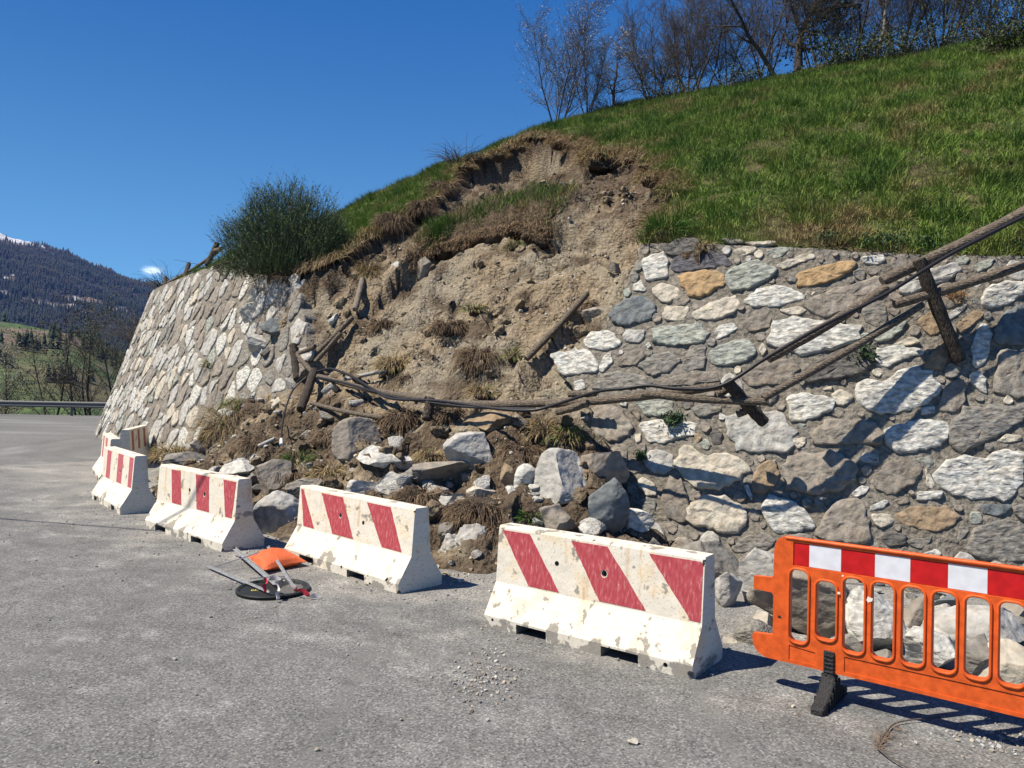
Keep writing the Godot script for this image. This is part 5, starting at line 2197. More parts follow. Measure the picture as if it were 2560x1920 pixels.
func build_sign_and_bag() -> void:
	rng.seed = 251
	var o := Vector3(-2.32, 0.0, -7.58)
	var t := thing("fallen_road_sign", "round road sign lying face down on the asphalt with its folded metal stand", "sign", o)
	var disc := Shape.new()
	var prof := [[0.0, 0.020], [0.30, 0.020], [0.318, 0.018], [0.322, 0.034], [0.345, 0.036], [0.352, 0.028], [0.352, 0.006], [0.0, 0.006]]
	var n := 48
	for q in prof:
		for k in n:
			var a := TAU * k / n
			disc.p(Vector3(cos(a) * q[0], q[1], sin(a) * q[0]))
	for j in prof.size() - 1:
		for k in n:
			var a := j * n + k
			var b := j * n + (k + 1) % n
			disc.quad(a, b, b + n, a + n)
	put("disc", disc.mesh(), M.sign_back, t)
	# worn part of the back where the dark coat has gone
	var worn := Shape.new()
	var mid := worn.p(Vector3(0.17, 0.0225, 0.0))
	for k in 24:
		var a := TAU * k / 24.0
		var r := 1.0 + 0.2 * noise.get_noise_1d(k * 0.9)
		var p := Vector3(0.17 + cos(a) * 0.105 * r, 0.0225, sin(a) * 0.19 * r)
		worn.p(p)
	for k in 24:
		worn.tri(mid, 1 + k, 1 + (k + 1) % 24)
	put("worn_patch", worn.mesh(), M.sign_worn, t)
	var text := TextMesh.new()
	text.text = "60"
	var font := SystemFont.new()
	font.font_names = PackedStringArray(["Droid Sans"])
	text.font = font
	text.font_size = 16
	text.pixel_size = 0.0042
	text.depth = 0.002
	var mark := put("painted_number", text, M.yellow, t)
	mark.transform = Transform3D(Basis(Vector3.UP, 0.4) * Basis(Vector3.RIGHT, -PI / 2), Vector3(-0.155, 0.0235, 0.075))
	bar(t, "stand_bar", Vector3(-0.97, 0.035, -0.80), Vector3(0.04, 0.05, 0.25), 0.022, 0.004, M.steel)
	bar(t, "stand_bar", Vector3(-0.90, 0.09, -1.42), Vector3(0.02, 0.06, 0.0), 0.038, 0.005, M.steel)
	bar(t, "stand_bar", Vector3(-0.47, 0.15, -1.30), Vector3(0.24, 0.05, 0.11), 0.026, 0.005, M.steel)
	bar(t, "cross_rod", Vector3(-0.83, 0.06, -0.66), Vector3(-0.38, 0.16, -1.16), 0.010, 0.004, M.steel)
	bar(t, "cross_rod", Vector3(-0.30, 0.06, -0.20), Vector3(0.10, 0.07, -0.28), 0.016, 0.004, M.steel)
	# sandbag
	var bag := thing("sandbag", "orange plastic sandbag lying between the fallen sign and the third barrier", "sandbag", Vector3(-2.62, 0, -8.66))
	var sh := Shape.new()
	var c := [Vector2(-0.36, 0.0), Vector2(-0.12, -0.44), Vector2(0.36, 0.06), Vector2(0.02, 0.50)]
	var g := 22
	for side in [1, -1]:
		for j in g + 1:
			for k in g + 1:
				var u := float(k) / g
				var v := float(j) / g
				var p: Vector2 = c[0].lerp(c[1], u).lerp(c[3].lerp(c[2], u), v)
				# edges drawn in between the corners, as on a filled pillow
				var pull := 0.10 * (sin(PI * u) * absf(v - 0.5) + sin(PI * v) * absf(u - 0.5)) * 2.0
				p = p * (1.0 - pull)
				var fat := pow(sin(PI * u) * sin(PI * v), 0.45)
				var crease := 0.012 * noise.get_noise_2d(p.x * 9.0, p.y * 9.0) * fat
				var y := 0.055 + (0.12 * fat + crease if side == 1 else -0.05 * minf(1.0, fat * 1.6))
				sh.p(Vector3(p.x, y, p.y))
	var m := (g + 1) * (g + 1)
	for j in g:
		for k in g:
			var a := j * (g + 1) + k
			sh.quad(a, a + 1, a + g + 2, a + g + 1)
			sh.quad(m + a, m + a + g + 1, m + a + g + 2, m + a + 1)
	put("sack", sh.mesh(), M.bag, bag)
	var tie := put("closure", rock_mesh(Vector3(0.11, 0.04, 0.05), 77, 2, 5, 0.2, false), M.rubber, bag)
	tie.position = Vector3(-0.13, 0.075, -0.44)
	# torn warning tape knotted round the stand
	var tape := thing("warning_tape", "crumpled red and white warning tape tied to the fallen sign's stand", "tape", Vector3(-2.26, 0.05, -7.42))
	var bits := [
		[M.tape_red, [Vector3(-0.08, 0.08, 0.02), Vector3(-0.06, 0.10, 0.06), Vector3(-0.05, 0.05, 0.10), Vector3(-0.07, 0.0, 0.12)]],
		[M.tape_white, [Vector3(-0.06, 0.09, 0.0), Vector3(0.02, 0.11, 0.04), Vector3(0.08, 0.08, 0.05)]],
		[M.tape_white, [Vector3(0.06, 0.09, 0.05), Vector3(0.07, 0.06, 0.13), Vector3(0.10, 0.0, 0.18), Vector3(0.09, -0.03, 0.24)]],
		[M.tape_white, [Vector3(0.10, 0.10, 0.02), Vector3(0.16, 0.07, 0.06), Vector3(0.24, 0.02, 0.08)]],
		[M.tape_red, [Vector3(0.22, 0.03, 0.08), Vector3(0.30, 0.0, 0.10), Vector3(0.38, -0.03, 0.12)]],
		[M.tape_white, [Vector3(0.37, -0.03, 0.12), Vector3(0.44, -0.035, 0.13), Vector3(0.50, -0.04, 0.15)]]]
	for b in bits:
		var s := Shape.new()
		var line := curve_points(b[1], 5)
		for k in line.size():
			var w := Vector3(0.55 * cos(k * 0.8), 0.75, 0.35 + 0.3 * sin(k * 0.9)).normalized() * (0.046 + 0.016 * noise.get_noise_1d(k * 2.0 + line[0].x * 50.0))
			s.p(line[k] - w * 0.5 + Vector3(0, 0.012 * noise.get_noise_1d(k * 3.0) + 0.012, 0))
			s.p(line[k] + w)
			if k > 0:
				s.quad(2 * k - 2, 2 * k - 1, 2 * k + 1, 2 * k)
		put("red_strip" if b[0] == M.tape_red else "white_strip", s.mesh(), b[0], tape)
	# dry vine on the road in front of the orange panel
	var vine := thing("dry_vine", "thin dry vine curled on the road below the orange panel", "twig", Vector3(2.3, 0.0, -4.6))
	var pts := []
	for q in [[2.74, -4.85], [2.44, -4.78], [2.29, -4.63], [2.19, -4.50], [2.14, -4.42], [2.17, -4.24], [2.30, -4.0]]:
		pts.append(Vector3(q[0] - 2.3, 0.016 + 0.012 * rng.randf(), q[1] + 4.6))
	put("stem", tube_mesh(curve_points(pts, 6), 0.005, 5), M.twig, vine)
	var hair := Shape.new()
	hair.colored = true
	for k in 90:
		var p: Vector3 = pts[1 + rng.randi() % 4].lerp(pts[2 + rng.randi() % 3], rng.randf())
		blade(hair, p, Vector3(rng.randfn(), 0.15, rng.randfn()), rng.randf_range(0.04, 0.12), 0.004, 0.1, Color(0.12, 0.085, 0.06), Color(0.2, 0.15, 0.1), 2)
	put("rootlets", hair.mesh(), M.straw, vine)


# ------------------------------------------------------------------ overhead wire (its shadow crosses the road on the left)
func build_overhead_wire() -> void:
	var t := thing("overhead_wire", "overhead wire whose thin shadow crosses the road towards the second barrier", "wire", Vector3(-11.8, 7.0, -9.83))
	var dir := Vector3(2.39, 0, 0.63).normalized()
	var pts := []
	for k in 21:
		var f := (k - 10) / 10.0
		pts.append(dir * f * 36.0 + Vector3(0, 0.9 * (f * f), 0))
	put("strand", tube_mesh(pts, 0.022, 6), M.cable, t)
	for e in [-1, 1]:
		var p: Vector3 = t.position + dir * e * 36.0
		var pole := thing("utility_pole", "wooden utility pole carrying the overhead wire on the %s of the road" % ("left side" if e < 0 else "near side"), "pole", Vector3(p.x, 0, p.z))
		put("shaft", tube_mesh([Vector3(0, -0.1, 0), Vector3(0, 4.0, 0), Vector3(0, 8.2, 0)], 0.12, 10), M.wood_dark, pole)


# ------------------------------------------------------------------ gravel and crumbs
func build_scatter() -> void:
	rng.seed = 301
	var a := rock_mesh(Vector3(1, 0.75, 0.9), 401, 1, 6, 0.12, false, false)
	var spots := []
	var tints := []
	# crumbs all over the slide
	var k := 0
	while k < 5500:
		k += 1
		var s := rng.randf_range(3.0, 15.0)
		var toe := interp(s, TOE_S, TOE_T)
		var t := toe - 0.5 + pow(rng.randf(), 1.2) * 8.0
		var p := surf(s, t, 0)
		if t > 1.0 and scar_distance(p.x, p.z) < 0.2:
			continue
		if t > 0.0 and (s < interp(t / BAT, END_Y, END_RIGHT) or s > interp(t / BAT, END_Y, END_LEFT)) and t < 1.4:
			continue
		var y := maxf(0.0, slide_surface(p.x, p.z, s, t))
		var size := 0.012 + 0.05 * pow(rng.randf(), 3.0) + (0.05 * rng.randf() if rng.randf() < 0.05 else 0.0)
		spots.append(Transform3D(Basis.from_euler(Vector3(rng.randf() * TAU, rng.randf() * TAU, 0)).scaled(Vector3(size, size, size)), Vector3(p.x, y + size * 0.15, p.z)))
		var tone := rng.randf_range(0.65, 1.3)
		tints.append((Color(0.33, 0.275, 0.195) if rng.randf() < 0.65 else Color(0.36, 0.35, 0.32)) * tone)
	copies("earth_crumbs", a, M.straw, spots, tints, "loose crumbs of earth and gravel strewn over the slide", "gravel")
	spots = []
	tints = []
	var lumps := rock_mesh(Vector3(1, 0.8, 0.9), 402, 2, 5, 0.34, false)
	k = 0
	while k < 800:
		k += 1
		var s := rng.randf_range(4.4, 13.6)
		var t := interp(s, TOE_S, TOE_T) + 0.2 + pow(rng.randf(), 1.15) * 7.0
		var p := surf(s, t, 0)
		if t > 1.0 and scar_distance(p.x, p.z) < 0.35:
			continue
		if t > 0.0 and t < 1.4 and (s < interp(t / BAT, END_Y, END_RIGHT) or s > interp(t / BAT, END_Y, END_LEFT)):
			continue
		if noise.get_noise_2d(p.x * 0.8 + 12.0, p.z * 0.8) < -0.05 + 0.1 * minf(t, 3.0) / 3.0:
			continue
		var size := 0.06 + 0.24 * pow(rng.randf(), 2.4)
		var y := maxf(0.0, slide_surface(p.x, p.z, s, t))
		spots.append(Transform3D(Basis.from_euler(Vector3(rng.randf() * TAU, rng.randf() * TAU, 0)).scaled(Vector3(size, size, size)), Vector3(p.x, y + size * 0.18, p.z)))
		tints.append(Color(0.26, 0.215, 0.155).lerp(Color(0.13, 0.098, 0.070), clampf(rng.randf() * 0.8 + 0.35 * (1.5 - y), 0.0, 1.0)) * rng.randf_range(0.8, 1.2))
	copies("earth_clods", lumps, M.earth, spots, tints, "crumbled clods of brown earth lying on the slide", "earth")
	spots = []
	tints = []
	for j in 5200:
		var p: Vector3
		var f := rng.randf()
		if f < 0.50:
			var s := rng.randf_range(-2.0, 14.0)
			p = surf(s, interp(s, TOE_S, TOE_T) - 0.1 - absf(rng.randfn()) * 0.55, 0)
		elif f < 0.60:
			p = Vector3(-0.16 + rng.randfn() * 0.12, 0, -5.45 + rng.randfn() * 0.30)
		elif f < 0.68:
			p = Vector3(3.05 + rng.randfn() * 0.22, 0, -4.55 + rng.randfn() * 0.14)
		else:
			p = Vector3(rng.randf_range(-8.0, 5.0), 0, rng.randf_range(-13.0, -3.0))
		var q := st_scan(p.x, p.z)
		if q.y > -0.05:
			continue
		var y := maxf(0.0, slide_surface(p.x, p.z, q.x, q.y))
		var size := 0.006 + 0.026 * pow(rng.randf(), 3.5)
		spots.append(Transform3D(Basis.from_euler(Vector3(rng.randf() * TAU, rng.randf() * TAU, 0)).scaled(Vector3(size, size, size)), Vector3(p.x, y + size * 0.2, p.z)))
		var tone := rng.randf_range(0.6, 1.25)
		tints.append((Color(0.29, 0.26, 0.215) if rng.randf() < 0.5 else Color(0.33, 0.33, 0.32)) * tone)
	copies("road_gravel", a, M.straw, spots, tints, "gravel and grit scattered over the asphalt", "gravel")
	var lone := put("loose_stone", rock_mesh(Vector3(0.07, 0.035, 0.05), 611, 2, 8, 0.1), M.stone_c)
	lone.position = Vector3(0.74, 0.015, -4.47)
	tag(lone, "single small stone lying alone on the road at the bottom of the photo", "stone")


# ------------------------------------------------------------------ tables: wall stones as outlines on the wall face (along, up), rocks, tufts, timber
const WALL_STONES := [
	["w",4.4,3.84,4.1,3.95,4,3.72,4,3.56,4.3,3.53,4.35,3.67],
	["v",3.9,3.84,3.65,3.87,3.3,3.89,3.1,3.76,3.15,3.68,3.45,3.68,3.75,3.63,3.9,3.67],
	["G",4.1,4.02,3.85,4.13,3.6,4.09,3.6,3.94,3.9,3.87,4.05,3.91],
	["o",3.8,3.59,3.45,3.64,3.2,3.6,3.2,3.42,3.45,3.27,3.6,3.26,3.75,3.44],
	["e",3.1,3.63,2.75,3.75,2.5,3.62,2.55,3.5,2.8,3.36,3.05,3.35,3.1,3.44],
	["c",3.05,3.9,2.9,3.96,2.75,3.93,2.8,3.85,3,3.81],
	["e",2.6,3.88,2.4,3.91,2.3,3.89,2.4,3.78,2.55,3.76],
	["c",2.45,3.67,2.15,3.79,2,3.81,1.95,3.75,2.15,3.69,2.35,3.61],
	["w",4.5,3.48,4.4,3.55,4.3,3.41,4.3,3.38,4.5,3.4],
	["c",4.2,3.41,4.05,3.49,3.8,3.4,3.8,3.28,3.95,3.2,4.1,3.26],
	["b",4.8,3.08,4.6,3.26,4.35,3.33,4.2,3.23,4.1,3.11,4.2,2.96,4.5,2.9,4.7,2.93],
	["c",4,3.04,3.95,3.16,3.65,3.14,3.65,3.05,3.7,2.95,3.95,2.97],
	["c",3.55,3.05,3.35,3.19,3.05,3.27,2.95,3.21,3,3.05,3.25,2.95,3.5,2.97],
	["w",2.85,3.2,2.65,3.36,2.4,3.4,2.2,3.31,2.1,3.23,2.2,3.19,2.45,3.12,2.75,3.12],
	["c",2.4,3.07,2.15,3.11,2.05,3.05,2.15,3,2.3,3.02],
	["p",2.9,2.89,2.7,3.02,2.5,3,2.55,2.84,2.75,2.79],
	["w",3.25,2.79,3.2,2.87,3,2.91,2.95,2.83,3.1,2.73,3.2,2.68],
	["e",4.1,2.72,4.1,2.86,3.45,2.92,3.35,2.73,3.4,2.65,3.8,2.61,4.1,2.67],
	["l",4.55,2.76,4.5,2.84,4.25,2.83,4.25,2.74,4.3,2.66,4.5,2.68],
	["w",5.15,2.68,5.05,2.82,4.75,2.84,4.6,2.68,4.6,2.6,4.85,2.56,5.1,2.61],
	["w",5.65,2.5,5.3,2.57,5.05,2.56,4.85,2.35,4.9,2.27,5.4,2.2,5.5,2.35],
	["w",4.85,2.3,4.8,2.48,4.7,2.52,4.65,2.38,4.8,2.25],
	["p",4.6,2.4,4.45,2.54,4.25,2.56,4.2,2.48,4.3,2.36,4.55,2.35],
	["g",4.25,2.36,4,2.51,3.85,2.54,3.7,2.43,3.8,2.28,4.05,2.21,4.15,2.27],
	["g",3.65,2.31,3.55,2.62,3.35,2.62,3.35,2.33,3.5,2.28],
	["e",3.3,2.48,3.2,2.6,2.8,2.72,2.7,2.53,2.85,2.39,3.15,2.35],
	["c",2.65,2.56,2.6,2.65,2.55,2.56,2.6,2.47],
	["w",2.45,2.92,2.25,2.96,1.9,2.92,1.5,2.85,1.45,2.7,1.7,2.58,2.1,2.49,2.4,2.58,2.5,2.62],
	["g",4.85,2.03,4.8,2.21,4.6,2.27,4.15,2.21,4.05,2.1,4.45,2.02],
	["p",3.9,2.08,3.75,2.22,3.2,2.28,3.15,2.16,3.5,2.1],
	["p",2.8,2.29,2.65,2.36,2.3,2.44,2.15,2.35,2.3,2.13,2.7,2.1,2.85,2.18],
	["w",5.2,2.12,5.05,2.15,5,2.03,5.15,1.99],
	["w",4.2,2.62,4.15,2.66,4.1,2.61,4.15,2.58],
	["g",2.35,3.51,2.25,3.56,2.15,3.51,2.2,3.43,2.3,3.45],
	["g",3.25,4.08,2.95,4.05,2.95,3.99,3.15,4.01],
	["c",2.9,4.01,2.5,4,2.55,3.95,2.8,3.96],
	["o",2.15,3.55,1.9,3.63,1.7,3.67,1.45,3.69,1.5,3.57,1.7,3.46,1.9,3.4,2.05,3.36,2.15,3.39],
	["w",1.35,3.74,1.1,3.76,1.05,3.68,1.15,3.63,1.3,3.66],
	["P",2.05,3.14,1.85,3.28,1.45,3.39,1.1,3.51,0.95,3.48,1.05,3.29,1.3,3.14,1.55,3.01,1.85,2.99,2,3.06],
	["c",2.1,3.25,2.05,3.31,1.95,3.29,2,3.25],
	["G",2,2.37,1.7,2.54,1.4,2.58,1.25,2.5,1.25,2.38,1.5,2.23,1.8,2.2,2.05,2.14,2.05,2.2],
	["w",1.2,2.57,1,2.62,0.7,2.57,0.7,2.52,0.95,2.43,1.1,2.35,1.2,2.38],
	["e",1.25,2.69,1.15,2.81,0.85,2.93,0.9,2.81,1.05,2.69,1.2,2.65],
	["c",1,2.63,0.8,2.72,0.7,2.65,0.9,2.59],
	["O",0.7,2.91,0.55,3.03,0.45,2.96,0.45,2.79,0.55,2.73,0.65,2.81],
	["l",0.85,3.35,0.65,3.47,0.4,3.59,0.15,3.65,0.2,3.5,0.4,3.38,0.75,3.24,0.85,3.24],
	["e",0.15,3.68,0.05,3.74,0,3.69,0.05,3.62,0.15,3.61],
	["e",0.05,3.53,-0.15,3.66,-0.3,3.69,-0.25,3.59,-0.1,3.51],
	["w",0.05,3.39,-0.15,3.46,-0.15,3.4,-0.05,3.31],
	["w",-0.1,3.18,-0.2,3.33,-0.45,3.4,-0.65,3.39,-0.6,3.27,-0.4,3.12,-0.2,3.07,-0.1,3.1],
	["b",-0.2,2.77,-0.35,3.03,-0.6,3.1,-0.7,3.08,-0.65,2.67,-0.5,2.61,-0.2,2.66],
	["O",0.25,2.85,0.05,3.03,-0.1,3.03,0,2.91,0.2,2.76],
	["O",0.65,2.44,0.4,2.69,0.35,2.56,0.4,2.45,0.5,2.32,0.65,2.34],
	["w",0.1,2.61,-0.05,2.91,-0.15,2.79,-0.05,2.42,0.1,2.36],
	["l",0.35,2.98,0.2,3.09,0.1,3.12,0.2,3,0.3,2.93],
	["P",-0.2,2.54,-0.5,2.57,-0.6,2.54,-0.5,2.05,-0.35,2.02,-0.1,2.09,-0.15,2.28],
	["w",1.45,2.15,1.35,2.22,1.15,2.18,0.95,2.33,0.75,2.37,0.6,2.23,0.55,2.11,0.7,1.93,1,1.83,1.2,1.8,1.4,1.9,1.45,2.04],
	["w",2.25,1.98,2.15,2.03,1.75,1.97,1.7,1.9,1.9,1.75,2.2,1.67,2.25,1.82],
	["c",1.75,2.02,1.65,2.08,1.5,1.99,1.6,1.88,1.7,1.9],
	["c",1.85,2.09,1.75,2.12,1.75,2.07,1.85,2.06],
	["w",0.75,1.88,0.6,1.91,0.6,1.83,0.75,1.8],
	["w",0.15,2.28,0.05,2.31,0,2.22,0,2.06,0.05,2.08,0.15,2.17],
	["P",1.95,1.58,1.8,1.72,1.4,1.73,1.2,1.65,1.2,1.47,1.55,1.45,1.95,1.43],
	["w",1.15,1.61,1,1.68,0.75,1.75,0.5,1.72,0.45,1.59,0.6,1.47,0.9,1.36,1.1,1.41],
	["P",0.55,1.89,0.45,2.15,0.25,2.24,0.25,1.99,0.35,1.84,0.55,1.85],
	["g",0.4,1.73,0.25,1.89,-0.1,1.94,-0.3,1.88,-0.3,1.74,-0.1,1.61,0.1,1.51,0.35,1.39,0.45,1.5],
	["c",-0.05,1.53,-0.15,1.61,-0.3,1.6,-0.3,1.55,-0.15,1.51],
	["w",0.65,1.13,0.5,1.31,0.3,1.37,0.1,1.34,0,1.42,-0.3,1.45,-0.3,1.38,-0.2,1.06,-0.1,0.91,0.15,0.92,0.35,0.92,0.6,1.01],
	["l",1.45,1.29,1.4,1.36,1.25,1.34,1.25,1.25,1.4,1.24],
	["e",0.85,1.3,0.7,1.34,0.65,1.27,0.7,1.22,0.8,1.25],
	["p",1.3,1.1,1.1,1.29,0.95,1.29,0.8,1.21,0.85,1.07,1,0.95,1.15,0.91,1.3,0.96],
	["c",0.75,1.2,0.75,1.2,0.65,1.02,0.7,0.99,0.75,1.02],
	["w",0.85,0.92,0.85,0.95,0.6,0.97,0.6,0.89,0.85,0.86],
	["w",1.55,0.89,1.45,0.99,1.35,0.98,1.4,0.9,1.5,0.86],
	["P",2.3,1.14,2.25,1.28,1.7,1.36,1.5,1.22,1.5,1.08,1.7,0.91,2,0.86,2.25,0.92],
	["w",1.35,0.77,1.2,0.85,1.15,0.83,1.2,0.76,1.35,0.72],
	["p",1.1,0.85,0.95,0.9,0.95,0.83,1.05,0.8],
	["c",1.35,0.69,1.15,0.7,1.1,0.62,1.25,0.54,1.3,0.57],
	["O",1.1,0.69,0.9,0.79,0.55,0.8,0.45,0.73,0.55,0.6,0.7,0.53,0.9,0.57,1.05,0.61],
	["b",0.2,0.85,-0.1,0.86,-0.05,0.76,0.1,0.73,0.2,0.76],
	["g",0.5,0.46,0.45,0.6,0.4,0.66,0.35,0.56,0.5,0.42],
	["g",0.4,0.39,0.3,0.59,0,0.7,-0.2,0.68,-0.25,0.3,0.25,0.28],
	["P",1.95,0.45,1.7,0.81,1.5,0.85,1.4,0.75,1.35,0.43,1.45,0.34,1.8,0.38],
	["w",2.55,0.7,2.45,0.81,2.25,0.81,2,0.63,1.95,0.51,2.3,0.4,2.45,0.48],
	["G",1.25,0.44,1.2,0.51,1,0.5,1,0.38,1.2,0.36],
	["g",1,0.43,0.75,0.48,0.75,0.44,0.85,0.36,0.95,0.37],
	["c",2.2,1.48,2.05,1.51,2.05,1.43,2.15,1.36],
	["e",2.15,1.65,2.05,1.66,2.05,1.59,2.15,1.61],
	["w",0.85,0.3,0.7,0.37,0.65,0.32,0.7,0.26],
	["P",4.95,1.66,4.7,1.84,4.45,1.78,4.25,1.56,4.25,1.47,4.45,1.32,4.7,1.42],
	["e",4.25,1.88,4.05,1.92,3.75,1.92,3.7,1.8,3.85,1.7,4.05,1.69,4.15,1.78],
	["w",4.05,1.46,4.15,1.6,3.85,1.66,3.7,1.55,3.6,1.63,3.4,1.64,3.4,1.51,3.55,1.45,3.85,1.35,4,1.37],
	["p",4.3,1.75,4.25,1.79,4.15,1.71,4.15,1.63,4.2,1.67],
	["w",3.1,1.74,3.1,1.77,3,1.71,3.05,1.67,3.1,1.68],
	["g",3.45,1.8,3.25,1.9,3.1,1.87,3.1,1.78,3.35,1.69],
	["l",3,1.62,2.95,1.73,2.75,1.78,2.4,1.8,2.3,1.69,2.2,1.59,2.2,1.41,2.35,1.32,2.6,1.31,2.9,1.33,2.85,1.43,2.95,1.48],
	["c",4.2,1.46,4.1,1.47,4.1,1.37,4.15,1.34],
	["O",3.4,1.48,3.35,1.51,3.3,1.44,3.35,1.38],
	["G",3.2,1.5,3.15,1.59,3.05,1.52,3.05,1.39,3.15,1.36],
	["l",4.05,1.16,3.95,1.26,3.75,1.27,3.65,1.19,3.65,1.02,3.85,0.98,4,1.09],
	["c",3.6,1.07,3.55,1.32,3.45,1.37,3.25,1.23,2.95,1.29,2.8,1.21,2.7,1.11,2.85,0.95,3.05,0.83,3.3,0.87,3.45,0.95],
	["O",2.65,0.98,2.6,1.14,2.45,1.22,2.35,1.11,2.4,0.92,2.55,0.83,2.65,0.89],
	["c",2.45,1.2,2.4,1.22,2.4,1.15,2.45,1.13],
	["w",2.75,0.91,2.7,0.93,2.65,0.8,2.65,0.74,2.7,0.81],
	["c",4.1,0.86,4,0.93,3.85,0.86,3.8,0.72,3.95,0.72],
	["p",3.75,0.67,3.65,0.96,3.5,0.92,3.4,0.7,3.35,0.49,3.5,0.42,3.65,0.49],
	["c",3.4,0.63,3.2,0.74,3,0.79,2.8,0.68,2.7,0.6,2.7,0.5,2.85,0.35,3.15,0.4,3.35,0.42],
	["g",2.85,0.21,2.7,0.34,2.5,0.4,2.35,0.33,2.45,0.23,2.7,0.16,2.8,0.15],
	["w",4.45,1.87,4.35,1.86,4.35,1.8,4.45,1.82],
]
